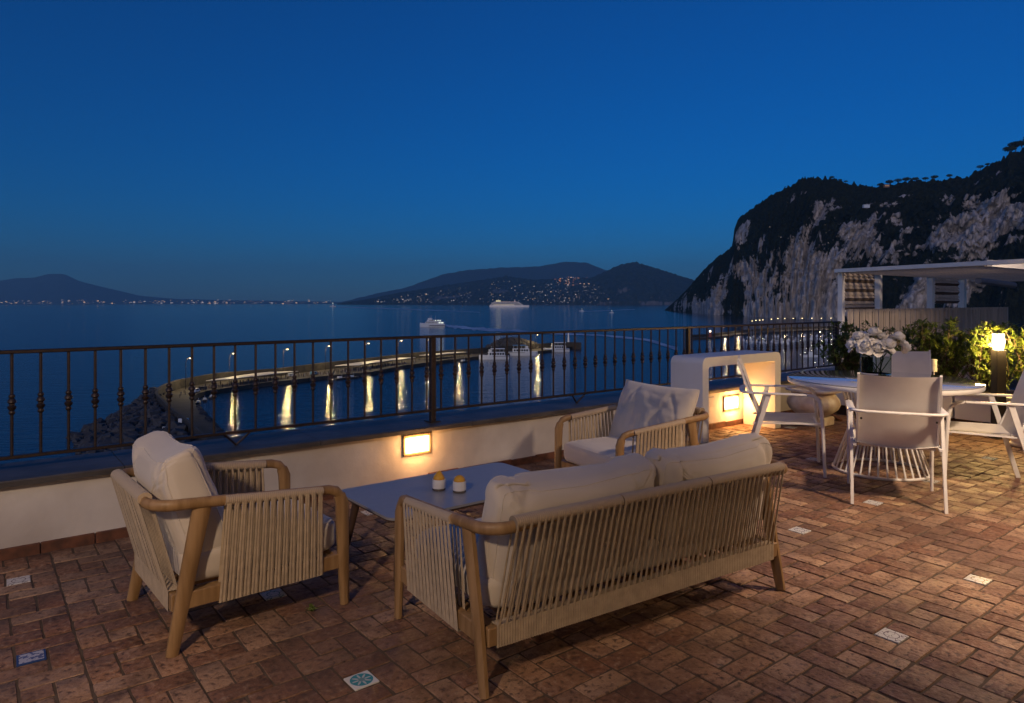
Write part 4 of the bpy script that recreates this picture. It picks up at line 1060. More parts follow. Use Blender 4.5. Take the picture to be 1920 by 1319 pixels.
def lounge(name, W_, loc, rz, label, cat, seats, back_cush, seed=1, group=None):
    """rope-backed lounge seat: local +y is the front, x the width (W_ = width over the legs)"""
    t = thing(name, loc, rz, label, cat, group)
    hx = W_/2; ZF, ZB = .555, .64; YB = -.445 if W_ > 1 else -.465
    xs = hx+.0; rc = .11
    # top rail path: right front leg top -> back -> left
    def rail_path():
        pts = []
        for sx in (1,):
            pass
        right = [(hx-.004,.372,ZF-.075),(hx-.004,.362,ZF-.035),(hx-.002,.34,ZF-.008),(hx,.30,ZF+.004),(hx+.004,.22,ZF+.010),(hx+.01,0,ZF+.030),(hx+.014,-.2,ZF+.05)]
        n = 8
        arc = []
        for k in range(n+1):
            a = R(90)*k/n; arc.append((hx+.016-rc+rc*math.cos(a), YB+rc-rc*math.sin(a), ZF+.062+.008*k/n))
        R_ = right+arc
        L_ = [(-x, y, z) for x, y, z in reversed(R_)]
        m_ = [(hx*(1-2*k/8)*.75, YB, ZB+.001) for k in range(1,8)] if W_ > 1 else [(0, YB, ZB+.001)]
        return R_, m_, L_
    Rr, Mm, Ll = rail_path()
    full = Rr+Mm+Ll
    up = (0,0,1)
    rad = [.024]*len(full)
    mb = MB(); mb.tube(full, .0235, 12, rb=.0185); mb.build('top_rail', M['wood'], t, True)
    # wound rope sleeves: two arms, one along the back
    def sleeve(pts, r, rb, nm='rope_winding'):
        mb = MB(); mb.tube(pts, r, 14, rb=rb); o = mb.build(nm, M['wrap'], t, True, 60)
        P0 = [Vector(p) for p in pts]; L_ = [0]
        for a, b in zip(P0, P0[1:]): L_.append(L_[-1]+(b-a).length)
        at = o.data.attributes.new('along', 'FLOAT', 'POINT'); vals = []
        for i in range(len(pts)): vals += [L_[i]]*14
        at.data.foreach_set('value', vals)
    for sx in (1,-1):
        pts = [(sx*x, y, z) for x, y, z in ((hx+.001,.265,ZF+.0055),(hx+.004,.22,ZF+.010),(hx+.01,0,ZF+.030),(hx+.0135,-.18,ZF+.048))]
        sleeve(pts, .0275, .0225)
    bx = hx-.085
    nseam = 3 if W_ > 1 else 1
    for s_ in range(nseam):
        a = -bx+2*bx*s_/nseam; b = -bx+2*bx*(s_+1)/nseam
        sleeve([(a+.003,YB,ZB+.001),((a+b)/2,YB,ZB+.001),(b-.003,YB,ZB+.001)], .0285, .0235)
    # legs
    for sx in (1,-1):
        mb = MB()
        pts = [(sx*hx,.385,0),(sx*(hx-.002),.378,.22),(sx*(hx-.003),.372,ZF-.07),(sx*(hx-.004),.358,ZF-.03)]
        mb.tube(pts, [.023,.029,.034,.030], 8, rb=[.017,.021,.022,.019], up=(1,0,0)); mb.build('front_leg', M['wood'], t, True, 35)
        mb = MB()
        pts = [(sx*(hx+.0),-.385,0),(sx*(hx-.004),-.335,.25),(sx*(hx+.002),-.265,ZB-.035)]
        mb.tube(pts, [.026,.033,.040], 8, rb=[.017,.021,.022], up=(1,0,0)); mb.build('rear_leg', M['wood'], t, True, 35)
    # seat frame
    zb0, zb1 = .175, .245
    for sx in (1,-1):
        mb = MB(); mb.box(sx*(hx-.012)-.016,sx*(hx-.012)+.016,-.335,.36,zb0,zb1,b=.004); mb.build('side_beam', M['wood'], t)
    mb = MB(); mb.box(-hx+.02,hx-.02,.335,.368,zb0,zb1,b=.004); mb.build('front_beam', M['wood'], t)
    YL = -.365
    mb = MB(); mb.box(-hx+.02,hx-.02,YL-.016,YL+.016,zb0-.005,zb1-.005,b=.004); mb.build('rear_beam', M['wood'], t)
    mb = MB()
    for k in range(7 if W_ < 1 else 16):
        x = -hx+.06+(W_-.12)*k/((7 if W_ < 1 else 16)-1); mb.box(x-.02,x+.02,-.34,.33,zb1-.03,zb1-.012)
    sl = mb.build('seat_slats', M['wood'], t); sl['kind'] = 'stuff'
    # winding round the rear beam
    gx = .055
    for s_ in range(nseam):
        a = -hx+gx+(W_-2*gx)*s_/nseam; b = -hx+gx+(W_-2*gx)*(s_+1)/nseam
        mb = MB(); n_ = int((b-a)/.012)
        for q in range(n_):
            x = a+(b-a)*(q+.5)/n_; hw = (b-a)/n_/2
            mb.add([(x-hw,YL-.0195,zb0-.010),(x,YL-.0215,zb0-.012),(x+hw,YL-.0195,zb0-.010),(x-hw,YL-.0195,zb1+.002),(x,YL-.0215,zb1+.004),(x+hw,YL-.0195,zb1+.002),
                    (x-hw,YL+.0195,zb1+.002),(x,YL+.0215,zb1+.004),(x+hw,YL+.0195,zb1+.002),(x-hw,YL+.0195,zb0-.010),(x,YL+.0215,zb0-.012),(x+hw,YL+.0195,zb0-.010)],
                   [(0,1,4,3),(1,2,5,4),(3,4,7,6),(4,5,8,7),(6,7,10,9),(7,8,11,10),(9,10,1,0),(10,11,2,1)])
        mb.build('beam_winding', M['rope'], t)
    # back ropes
    rr = random.Random(seed)
    nb = int((W_-.17)/.0305); slant = .045
    for k in range(nb):
        xt = -bx+.01+(2*bx-.02)*k/(nb-1); xb = (-hx+gx+.012)+(W_-2*gx-.024)*k/(nb-1)
        mb = MB(); j = rr.uniform(-.002,.002)
        ribbon(mb, (xt+j, YB-.026, ZB-.004), (xb, YL-.021, zb1+.004), .0135, .0145, (1, rr.uniform(-.15,.15), 0), .003, 5)
        ribbon(mb, (xt+.008, YB+.022, ZB-.004), (xb+.010, YL+.018, zb1+.004), .0105, .0105, (1,.1,0), .003, 5)
        mb.build('rope', M['rope'], t)
    # arm ropes: each loop opens like a narrow upside-down V down to the side beam
    for sx in (1,-1):
        y0, y1 = -.165, .245; na = 14
        for k in range(na):
            yt = y0+(y1-y0)*k/(na-1); yb_ = y0-.02+(y1-y0+.03)*k/(na-1); mb = MB(); zt = ZF+.030-.09*(yt)-.0
            xo = sx*(hx+.036-.0); xi = sx*(hx-.018)
            pit = (y1-y0)/(na-1)
            for q, (dt_, db) in enumerate(((-.004,-pit*.26),(.004,pit*.24))):
                ribbon(mb, (xo, yt+dt_, zt), (sx*(hx+.008), yb_+db, zb0-.006), .0135, pit*.49, (0,1,0), .0025, 6)
            ribbon(mb, (sx*(hx-.016), yt, zt), (sx*(hx-.030), yb_, zb0-.006), .010, pit*.8, (0,1,0), .0025, 4)
            mb.add([(sx*(hx+.010),yb_-pit*.49,zb0-.007),(sx*(hx+.010),yb_+pit*.49,zb0-.007),(sx*(hx-.032),yb_+pit*.49,zb0-.007),(sx*(hx-.032),yb_-pit*.49,zb0-.007)], [(0,1,2,3)])
            mb.build('rope', M['rope'], t)
    # seat cushions
    for (cx, cw) in seats:
        boxcushion('seat_cushion', cw, .71, .165, seed+cx, t, Matrix.Translation((cx, .025, zb1+.078)))
    for (cx, cw, ch, cz, cyy, tilt, th, twist, kind) in back_cush:
        Mx = Matrix.Translation((cx, cyy, cz)) @ Matrix.Rotation(R(twist),4,'Z') @ Matrix.Rotation(R(90+tilt),4,'X')
        if kind == 'box': boxcushion('back_cushion', cw, ch, th, seed*3+cx*7, t, Mx, 1.3, True, .035, .0)
        else: cushion('back_cushion', cw, ch, th, seed*3+cx*2, kind, t, Mx, 60, 1.7)
    return t
HXW = .70
lounge('armchair', .70, (1.012,3.455,0), R(2.5-90), 'rope-backed teak armchair at the left, seen from behind, cream pillow rising above its rail', 'armchair',
       [(0,.62)], [(.0,.60,.50,.575,-.275,21,.20,0,'box')], 3, 'rope and teak armchairs')
lounge('armchair', .74, (3.83,3.52,0), R(172-90), 'rope-backed teak armchair by the wall, facing the coffee table with a large cream pillow', 'armchair',
       [(0,.66)], [(.02,.76,.56,.555,-.235,24,.25,4,'pillow')], 5, 'rope and teak armchairs')
lounge('sofa', 1.735, (2.377,2.378,0), R(-4.8), 'two-seat teak sofa with slanted beige rope back, seen from behind', 'sofa',
       [(0,1.64)], [(-.385,.82,.46,.535,-.275,16,.21,-1,'box'),(.445,.82,.46,.545,-.275,15,.21,2,'box')], 8)
# ------------------------------------------------------------------ coffee table
t = thing('coffee_table', (2.28,3.50,0), R(0), 'low rectangular coffee table with blue-grey rounded top and dark tapered legs', 'coffee table')
def rr2(hx, hy, r, n=6):
    pts = []
    for cx, cyy, a0 in ((hx-r,hy-r,0),(-hx+r,hy-r,90),(-hx+r,-hy+r,180),(hx-r,-hy+r,270)):
        for k in range(n+1): a = R(a0+90*k/n); pts.append((cx+r*math.cos(a), cyy+r*math.sin(a)))
    return pts
mb = MB(); pts = rr2(.60,.345,.07)
mb.prism(pts, .327, .340); mb.build('table_top', M['ctop'], t)
mb = MB(); mb.prism([(x*.985,y*.985) for x,y in pts], .314, .327); mb.build('under_board', M['cleg'], t)
for sx in (1,-1):
    for sy in (1,-1):
        mb = MB(); mb.tube([(sx*.55,sy*.30,0),(sx*.50,sy*.255,.314)], [.013,.027], 10); mb.build('leg', M['cleg'], t, True, 50)
def lemon_glass(px, py, label, tip, tilt):
    v = P(px, py, .340); t = thing('tumbler', v, 0, label, 'tumbler', 'lemon tumblers on the coffee table')
    mb = MB(); mb.lathe([(.036,0),(.0385,.002),(.0385,.013),(.036,.0135)], 24); mb.build('glass_base', M['gbase'], t, True, 50)
    mb = MB(); mb.lathe([(.0385,.0137),(.039,.015),(.039,.066),(.037,.066),(.037,.016)], 28); mb.build('white_band', M['tum'], t, True, 40)
    lt = thing('lemon', v+Vector((0,0,.066)), rnd.random()*6, ('pointed yellow lemon' if tip else 'round yellow lemon')+' resting in the '+('left' if tip else 'right')+' white tumbler on the coffee table', 'lemon', 'lemons in the tumblers')
    lt.rotation_euler.x = R(tilt)
    mb = MB(); pr = []
    for k in range(13):
        a = -math.pi/2+math.pi*k/12; r = .0335*math.cos(a); z = .033*math.sin(a)
        if k > 9 and tip: z += .006*(k-9)*.9
        pr.append((max(r,.002), z))
    mb.lathe(pr, 20); mb.v = [(x*(1+.02*nz(x*40,y*40,z*40)), y, z) for x,y,z in mb.v]; o = mb.build('peel', M['lemon'], lt, True, 180)
    if tip: mb = MB(); mb.lathe([(.004,.043),(.0035,.048),(.001,.050)], 8); mb.build('stem_tip', M['lemon'], lt, True)
M['gbase'] = mat('smoky glass base', (.10,.085,.075), .1)
lemon_glass(823, 919, 'white-banded tumbler holding a pointed lemon, left of the two on the coffee table', True, 4)
lemon_glass(861.5, 923, 'white-banded tumbler holding a round lemon, right of the two on the coffee table', False, 0)
# ------------------------------------------------------------------ dining table
TX, TY = 6.15, 2.75
t = thing('dining_table', (TX,TY,0), 0, 'large round white dining table with a glass top on a flared wire base', 'table')
mb = MB(); mb.lathe([(.70,.735),(.737,.738),(.743,.745),(.745,.770),(.742,.775)], 96); mb.build('table_top', M['white'], t, True, 40)
mb = MB(); mb.lathe([(.738,.7765),(.741,.778),(.741,.784),(.738,.7855)], 96); mb.build('glass_sheet', M['gtop'], t, True, 40)
def ring(r, z, rad, nm):
    mb = MB(); mb.tube([(r*math.cos(2*math.pi*k/64), r*math.sin(2*math.pi*k/64), z) for k in range(64)], rad, 8, closed=True, up=(0,0,1)); mb.build(nm, M['white'], t, True)
ring(.372,.012,.012,'bottom_ring'); ring(.235,.40,.008,'waist_ring'); ring(.31,.729,.011,'top_ring')
rod = MB(); rod.tube([(.372,0,.012),(.235,0,.40),(.31,0,.729)], .0075, 6); rodm = rod.mesh('rod', M['white'], True, 60)
for k in range(34): link('rod', rodm, t, (0,0,0), 2*math.pi*k/34)
# ------------------------------------------------------------------ dining chairs
def dining_chair(loc, rz, label):
    t = thing('dining_chair', loc, rz, label, 'chair', 'white sling dining chairs round the table')
    hx = .29; za = .672
    # arm hoop with front legs
    def hoop(sx):
        return [(sx*(hx-.01),.29,0),(sx*(hx-.006),.275,.40),(sx*hx,.262,.60),(sx*hx,.245,.645),(sx*hx,.215,.665),(sx*hx,.16,za),(sx*(hx+.002),-.10,za),(sx*(hx-.002),-.27,za),(sx*(hx-.03),-.325,za),(sx*(hx-.09),-.345,za)]
    a = hoop(1); b = [tuple(p) for p in reversed(hoop(-1))]
    mb = MB(); mb.tube(a[5:]+[(0,-.352,za)]+b[:5], .027, 8, rb=.010, up=(0,0,1)); mb.build('arm_hoop', M['white'], t, True, 50)
    for sx in (1,-1):
        mb = MB(); mb.tube([(sx*(hx-.004),.30,0),(sx*(hx-.003),.284,.40),(sx*hx,.270,.58),(sx*hx,.255,.632),(sx*hx,.222,.661),(sx*hx,.155,za)], [.013,.016,.016,.016,.016,.014], 8, rb=[.012]*6); mb.build('front_leg', M['white'], t, True, 60)
        mb = MB(); mb.tube([(sx*(hx-.002),-.325,0),(sx*(hx-.002),-.135,za-.006)], [.022,.027], 4, rb=[.014,.015], up=(1,0,0)); mb.build('rear_leg', M['white'], t)
        mb = MB(); mb.tube([(sx*.255,-.19,.425),(sx*.252,-.29,.66),(sx*.25,-.385,.945)], .013, 4, rb=.011, up=(1,0,0)); mb.build('back_post', M['white'], t)
        mb = MB(); mb.tube([(sx*.268,.272,.435),(sx*.268,-.26,.415)], .016, 4, rb=.009, up=(0,0,1)); mb.build('seat_rail', M['white'], t)
        mb = MB(); mb.lathe([(.008,-.002),(.008,.002)], 8, Matrix.Translation((sx*.232,-.335,.62)) @ Matrix.Rotation(R(90),4,'X')); mb.build('bolt', M['black'], t)
    # slings
    def sheet(nm, fn, nu, nv, th=.0025):
        mb = MB()
        for s in (0, 1):
            for i in range(nu+1):
                for j in range(nv+1): mb.v.append(tuple(fn(i/nu, j/nv, s*th)))
        W = nv+1; off = (nu+1)*W
        for i in range(nu):
            for j in range(nv):
                k = i*W+j; mb.f += [[k,k+W,k+W+1,k+1],[off+k,off+k+1,off+k+W+1,off+k+W]]; mb.m += [0,0]
        for i in range(nu): mb.f += [[i*W,off+i*W,off+(i+1)*W,(i+1)*W],[i*W+nv,(i+1)*W+nv,off+(i+1)*W+nv,off+i*W+nv]]; mb.m += [0,0]
        for j in range(nv): mb.f += [[j,j+1,off+j+1,off+j],[nu*W+j,off+nu*W+j,off+nu*W+j+1,nu*W+j+1]]; mb.m += [0,0]
        return mb.build(nm, M['sling'], t, True, 60)
    def back(u, v, s):
        x = -.246+.492*u; z = .40+.535*v; y = -.175-.205*v**1.05-.022*math.sin(math.pi*u)*(.5+.5*v)-.012*math.cos(math.pi*v)
        return (x, y-s-.0, z-.008*math.sin(math.pi*u)*v)
    sheet('back_sling', back, 14, 10)
    def seat(u, v, s):
        x = -.262+.524*u; y = -.22+.49*v; z = .437-.030*math.sin(math.pi*u)-.006*(1-v); return (x, y, z+s)
    sheet('seat_sling', seat, 12, 8)
    mb = MB(); mb.tube([(-.26,.25,.418),(.26,.25,.418)], .010, 6); mb.build('cross_bar', M['white'], t)
    return t
def dface(cx, cyy, ang): return (cx, cyy, 0), R(ang-90)
l, r_ = dface(5.39, 2.32, 28.5); dining_chair(l, r_, 'white sling dining chair nearest the camera, its back turned to us')
l, r_ = dface(5.62, 3.33, -57); dining_chair(l, r_, 'white sling dining chair in profile, left of the round table beside the console arch')
l, r_ = dface(6.38, 2.08, 120); dining_chair(l, r_, 'white sling dining chair cut by the right edge, pushed in under the table')
l, r_ = dface(7.33, 3.05, 206); dining_chair(l, r_, 'white sling dining chair facing us beyond the round table, beside the vase')
# ------------------------------------------------------------------ vase with peonies
def ppos(px, py, d): v = PD(px, d); v.z = ZAT(py, d); return v
vz = .786; dv = 6.35; vc = PD(1642, dv, vz); 
vc.z = vz
t = thing('glass_vase', vc, 0, 'wide clear glass cylinder vase holding white peonies on the dining table', 'vase')
mb = MB(); rv = .128; hv = .27
mb.lathe([(rv-.002,0),(rv,.004),(rv,hv),(rv-.005,hv),(rv-.005,.012),(.01,.012)], 40); mb.build('glass', M['glass'], t, True, 40)
mb = MB(); mb.lathe([(rv-.0055,.013),(rv-.0055,.16),(.001,.16)], 36); wm = mat('vase water', (.62,.72,.62), .01, tr=1); wm.node_tree.nodes['Principled BSDF'].inputs['IOR'].default_value = 1.03; mb.build('water', wm, t, True, 40)
def peony(v, s, dirv, label, seed):
    rr = random.Random(seed); t = thing('peony', v, 0, label, 'flower', 'white peonies in the vase')
    d = Vector(dirv).normalized(); q = d.to_track_quat('Z','Y').to_matrix().to_4x4()
    mats = []
    for ringi, (n, rad, op, ln) in enumerate(((7,.045,1.75,.066),(6,.036,1.25,.062),(6,.026,.80,.056),(5,.016,.42,.046),(3,.008,.12,.036))):
        for k in range(n):
            an = 2*math.pi*(k+.5*(ringi%2))/n+rr.uniform(-.25,.25); o_ = op+rr.uniform(-.14,.14); L_ = ln*s*rr.uniform(.85,1.15)
            mb = MB(); nu, nv = 6, 5; ph = rr.random()*6
            for i in range(nu+1):
                u = i/nu
                for j in range(nv+1):
                    v_ = j/nv-.5; wv = L_*1.15*math.sin(math.pi*min(1,.18+u*.74))**.7
                    # petal curls out from the heart then cups inwards
                    ang_ = o_*(.55+.8*u)-.9*u*u*.9
                    rr_ = L_*u*math.sin(ang_)+.004*s; zz = L_*u*math.cos(ang_)+.002*math.sin(ph+v_*9)*u*s
                    cup = (v_*2)**2*.28*L_*u
                    mb.v.append((rr_-cup*math.cos(ang_)*.8, v_*wv, zz+cup*.5+.0035*math.sin(v_*14+ph)*u*s))
            for i in range(nu):
                for j in range(nv): k_ = i*(nv+1)+j; mb.f.append([k_,k_+nv+1,k_+nv+2,k_+1]); mb.m.append(0)
            T_ = q @ Matrix.Rotation(an,4,'Z'); mb.v = [tuple(T_ @ Vector(p)) for p in mb.v]
            mb.build('petal', M['petal'], t, True, 180)
    foot = Vector((vc.x+rr.uniform(-.05,.05), vc.y+rr.uniform(-.05,.05), vz+.02))-v
    mb = MB(); mb.tube([(0,0,0), tuple(-d*.05*s), tuple(foot*.55+Vector((0,0,.02))), tuple(foot)], .004, 6); mb.build('stem', M['stem'], t, True)
    mb = MB()
    for k in range(3):
        a = rr.random()*6.3; T_ = q @ Matrix.Rotation(a,4,'Z')
        mb.add([(0,-.004,-.002),(.03*s,-.014,-.012),(.062*s,0,-.004),(.03*s,.014,-.012)], [(0,1,2,3)], T_)
    mb.build('leaf', M['heart'] if seed % 3 == 0 else M['leaf'], t)
pe = [(1601,643,1.0,-.8,.1,.5,'far left'),(1613,630,1.1,-.5,-.3,.9,'upper left'),(1622,646,1.15,-.3,-.7,.4,'left front, with a yellow heart leaf'),(1640,625,1.15,-.1,0,1,'topmost'),(1651,632,1.05,.2,-.1,1,'just right of the topmost'),(1642,648,1.2,0,-.8,.35,'centre front'),
      (1662,644,1.15,.3,-.5,.6,'right of centre'),(1681,632,1.1,.5,0,.9,'upper right, standing high'),(1690,645,1.15,.9,-.1,.4,'far right, wide open'),(1628,636,1.1,-.2,.3,.9,'left behind the front ones'),(1670,638,1.05,.2,.3,.9,'right behind the front ones')]
for i, (px, py, s, dx, dy, dz, w_) in enumerate(pe):
    dd = 6.35+(-.09 if dy < -.4 else (.09 if dy > .2 else 0)); v = ppos(px, py+5, dd)
    # picture-left/right lean turned into terrace directions
    D_ = Vector((RX*dx-FX*(-dy), RY*dx-FY*(-dy), dz))
    peony(v, s*1.05, D_, 'white peony in the glass vase, '+w_, i)
# ------------------------------------------------------------------ white speaker cube on the planter
p = PD(1751, 8.15); t = thing('garden_speaker', (8.25,2.97,.42), A, 'small white cylindrical fitting with a black dot, just right of the far chair', 'fitting')
p = PD(1751, 7.95)
t.location = (p.x, p.y, 0)
mb = MB(); zc_ = ZAT(697, 7.95); mb.lathe([(.035,zc_),(.036,zc_+.012),(.034,zc_+.12),(.037,zc_+.125),(.037,zc_+.14)], 18); mb.build('body', M['white'], t, True, 40)
mb = MB(); mb.lathe([(.008,0),(.008,zc_)], 8); mb.build('stake', M['white'], t)
mb = MB(); mb.lathe([(.017,-.006),(.017,.006)], 12, Matrix.Translation((-.022,-.028,zc_+.06)) @ Matrix.Rotation(R(90),4,'X')); mb.build('knob', M['black'], t)
# ------------------------------------------------------------------ planter trough and hedge
t = thing('planter_trough', (0,0,0), 0, 'long white planter trough on a dark plinth under the hedge', 'planter')
TXX = 8.72
for k, (a, b) in enumerate(((4.62,3.12),(3.10,1.6),(1.58,.1))):
    mb = MB(); mb.box(TXX,TXX+.52,b,a,.13,.40,b=.006); tr = mb.build('trough', M['console'], t)
    mb = MB(); mb.box(TXX-.015,TXX+.535,b-.003,a+.003,.402,.43,b=.006); mb.build('rim', M['console'], tr)
    mb = MB(); mb.box(TXX+.03,TXX+.49,b+.03,a-.03,.43,.437); mb.build('soil', mat('potting soil', (.03,.02,.014), .95), tr)
    for y in (a-.2, b+.2): mb = MB(); mb.box(TXX+.08,TXX+.36,y-.06,y+.06,-.006,.13); mb.build('foot', M['cleg'], tr)
mb = MB(); mb.box(TXX+.2,TXX+.3,.1,4.6,-.006,.15); mb.build('plinth', M['terra'], t)
def leaf_geo(mb, p, d, L_, w_, up):
    d = d.normalized(); s = d.cross(up)
    if s.length < .05: s = d.orthogonal()
    s.normalize(); n_ = s.cross(d)
    a = p; b = p+d*L_*.35; c = p+d*L_*.75-n_*L_*.06; e = p+d*L_-n_*L_*.16
    mb.add([a, b+s*w_*.5+n_*w_*.12, b-s*w_*.5+n_*w_*.12, c+s*w_*.42, c-s*w_*.42, e, b-n_*w_*.05], [(0,6,1),(0,2,6),(1,6,5,3),(6,2,4,5)])
def shrub(y, xw, h, seed, label, dens=1.0, m='leaf', x=TXX+.31, z0=.437, spread=.3):
    rr = random.Random(seed); t = thing('hedge_shrub', (x,y,z0), 0, label, 'shrub', 'evergreen shrubs in the long trough')
    st = MB(); lf = MB()
    for k in range(int(30*dens)):
        bx, by = rr.uniform(-.1,.1), rr.uniform(-.5,.5)*xw*.8
        tx, ty = bx+rr.gauss(0,.13)*1.2, by+rr.gauss(0,.12); tz = h*rr.uniform(.35,1.02)
        mid_ = Vector(((bx+tx)/2+rr.uniform(-.03,.03), (by+ty)/2, tz*.5)); tip = Vector((tx,ty,tz))
        st.tube([(bx*.6,by*.6,-.01), mid_, tip], [.005,.004,.002], 5)
        nodes = [(tip, (tip-mid_))]
        for q in range(4):
            f = rr.uniform(.25,.95); b0 = mid_.lerp(tip, f) if rr.random() < .7 else Vector((bx*.6,by*.6,0)).lerp(mid_, max(.35,f))
            dirb = Vector((rr.gauss(0,1), rr.gauss(0,1), rr.uniform(.1,1))).normalized(); b1 = b0+dirb*rr.uniform(.05,.13)
            st.tube([b0,b1],[.003,.002],4); nodes.append((b1, dirb))
        for (pp, dd) in nodes:
            dd = dd.normalized()
            for q in range(rr.randint(7,10)):
                a = rr.random()*6.3; ort = dd.orthogonal().normalized(); ort = Matrix.Rotation(a,3,dd) @ ort
                ld = dd*rr.uniform(.1,.9)+ort; base = pp-dd*rr.uniform(0,.035)
                lf.cur = 0 if rr.random() < .75 else 1
                leaf_geo(lf, base, ld, rr.uniform(.05,.10), rr.uniform(.018,.030), Vector((0,0,1)))
    st.build('stem', M['bark'], t); lf.build('foliage', [M[m], M['leafd']], t)
    return t
labs = ['dark evergreen shrub at the railing end of the trough, against the white pergola post','evergreen shrub behind the peonies, second from the railing end','evergreen shrub behind the far dining chair','evergreen shrub left of the small white fitting','evergreen shrub just left of the bollard lamp, lit yellow-green','evergreen shrub right behind the bollard lamp, brightly lit','evergreen shrub at the right edge of the picture','evergreen shrub beyond the right edge of the picture']
for i in range(8):
    shrub(4.35-.50*i, .56, (.72,.66,.80,.76,.80,.72,.80,.78)[i]*.98, 40+i, labs[i], 1.9 if i < 7 else .8, 'leafd' if i < 2 else 'leaf')
# taller sprig behind, at the upper right
shrub(2.9, .3, 1.55, 77, 'taller sprigs of green reaching above the fence at the right edge', .25, 'leaf', x=11.9, z0=.2)
# ------------------------------------------------------------------ bollard lamp
p = P(1872, 822); t = thing('bollard_lamp', (p.x,p.y,0), A, 'lit bollard lamp with white barrel diffuser on a square black post before the hedge', 'bollard lamp')
mb = MB(); mb.box(-.05,.05,-.05,.05,.0,.935,b=.004); mb.build('post', M['black'], t)
mb = MB(); mb.box(-.07,.07,-.07,.07,-.004,.008,b=.002); mb.build('base_plate', M['black'], t)
mb = MB(); mb.lathe([(.046,.936),(.052,.97),(.057,1.01),(.057,1.05),(.052,1.085),(.048,1.093)], 28); mb.build('diffuser', M['lampb'], t, True, 60)
mb = MB(); mb.lathe([(.052,1.094),(.056,1.098),(.056,1.108),(.05,1.114),(.01,1.116)], 28); mb.build('cap', M['white'], t, True, 40)
for k, an in enumerate((0,90,180,270)):
    l = bpy.data.lights.new('bollard_light', 'POINT'); l.energy = BLW if (BLW := 26.0) else 0; l.color = (1,.62,.20); l.shadow_soft_size = .03
    o = bpy.data.objects.new('bulb', l); col.objects.link(o); o.parent = t; o.location = (.085*math.cos(R(an)), .085*math.sin(R(an)), 1.02)
# ------------------------------------------------------------------ urn and right pot
t = thing('ceramic_urn', (7.83,4.27,0), 0, 'squat ribbed white ceramic urn on a small stone block between table and wall', 'urn')
mb = MB(); mb.box(-.17,.17,-.17,.17,-.003,.10,b=.012); mb.build('stone_block', M['urn'], t)
mb = MB(); mb.lathe([(.13,.10),(.16,.112),(.21,.14),(.27,.19),(.295,.245),(.285,.30),(.25,.345),(.235,.37),(.26,.39),(.305,.40),(.31,.418),(.295,.426),(.255,.42),(.23,.39),(.2,.35)], 72,
     rib=lambda a, z: (-.035*(abs(math.cos(a*10))**14) if .12 < z < .34 else 0)); mb.build('bowl', M['urn'], t, True, 60)
t = thing('white_pot', (8.33,2.27,0), R(8), 'white moulded pot standing on the bricks just right of the bollard lamp', 'pot')
mb = MB(); mb.lathe([(.17,0),(.185,.012),(.185,.03),(.165,.045),(.172,.30),(.176,.34),(.185,.35),(.185,.365),(.176,.375),(.19,.40),(.20,.408),(.20,.428),(.185,.435),(.165,.425),(.16,.36)], 40); mb.build('body', M['urn'], t, True, 40)
mb = MB(); mb.lathe([(.164,.395),(.16,.40)], 24); mb.build('soil', M['terra'], t)
# broken tile pieces by the urn
for k, (x, y, a) in enumerate(((8.18,4.33,20),(8.32,4.25,75))):
    mb = MB(); mb.prism([(-.07,-.03),(.06,-.035),(.08,.01),(.02,.035),(-.05,.03)], -.002, .018); o = mb.build('tile_shard', M['terra'], loc=(x,y,0)); o.rotation_euler = (0,0,R(a))
    if k: o.rotation_euler.y = R(-25); o.location.z = .03
    tag(o, ('broken terracotta tile lying flat beside the urn','tilted piece of broken tile propped behind the urn')[k], 'tile shard')
# ------------------------------------------------------------------ pergola with reed screens
PX, PY = 11.85, 6.02
t = thing('pergola', (0,0,0), 0, 'white framed pergola with pale slatted roof and shutters behind the hedge', 'pergola')
def d_to_y(D): return D
ztopb = 1.45+57.5*12/1300
def bar(nm, a, b, th, dp=None, m='white'):
    mb = MB(); mb.tube([a,b], th/2*1.414, 4, rb=(dp or th)/2*1.414, up=(0,0,1)); return mb.build(nm, M[m], t)
# posts on the seaward side (azimuth columns 1577, 1647, 1745, 1805)
def onfence(px, Y=PY):
    tt = (px-960)/FPX; d = Y/(FY+RY*tt); return Vector((d*(FX+RX*tt), Y, 0))
ptop = ztopb
for px, wd in ((1577,.085),(1647,.10),(1745,.11),(1804,.13)):
    q = onfence(px); mb = MB(); mb.box(q.x-wd/2,q.x+wd/2,q.y-wd/2,q.y+wd/2,-.5,ptop-.03,b=.004); mb.build('post', M['white'], t)
# roof: edge beams and slats
c0 = Vector((PX,PY,ptop)); dirb = (Vector((10.94,3.06,0))-Vector((PX,PY,0))).normalized(); c1 = c0+dirb*7.5; c3 = Vector((19.5,PY,ptop)); c2 = c3+dirb*7.5
bar('roof_beam', c0-dirb*.04, c1, .08, .06); bar('roof_beam', c0, c3, .08, .06); bar('roof_beam', c0+dirb*2.6+Vector((.1,0,0)), c3+dirb*2.6, .06, .09)
ns = 46
slat = MB(); slat.box(-.06,.06,0,2.5,-.012,.012)
for k in range(ns):
    x = .12+k*.185; base = c0+Vector((x,0,-.03)); b = base+dirb*2.55
    mb = MB(); mb.tube([base,b], .058, 4, rb=.014, up=(0,0,1)); mb.build('roof_slat', M['reed'], t)
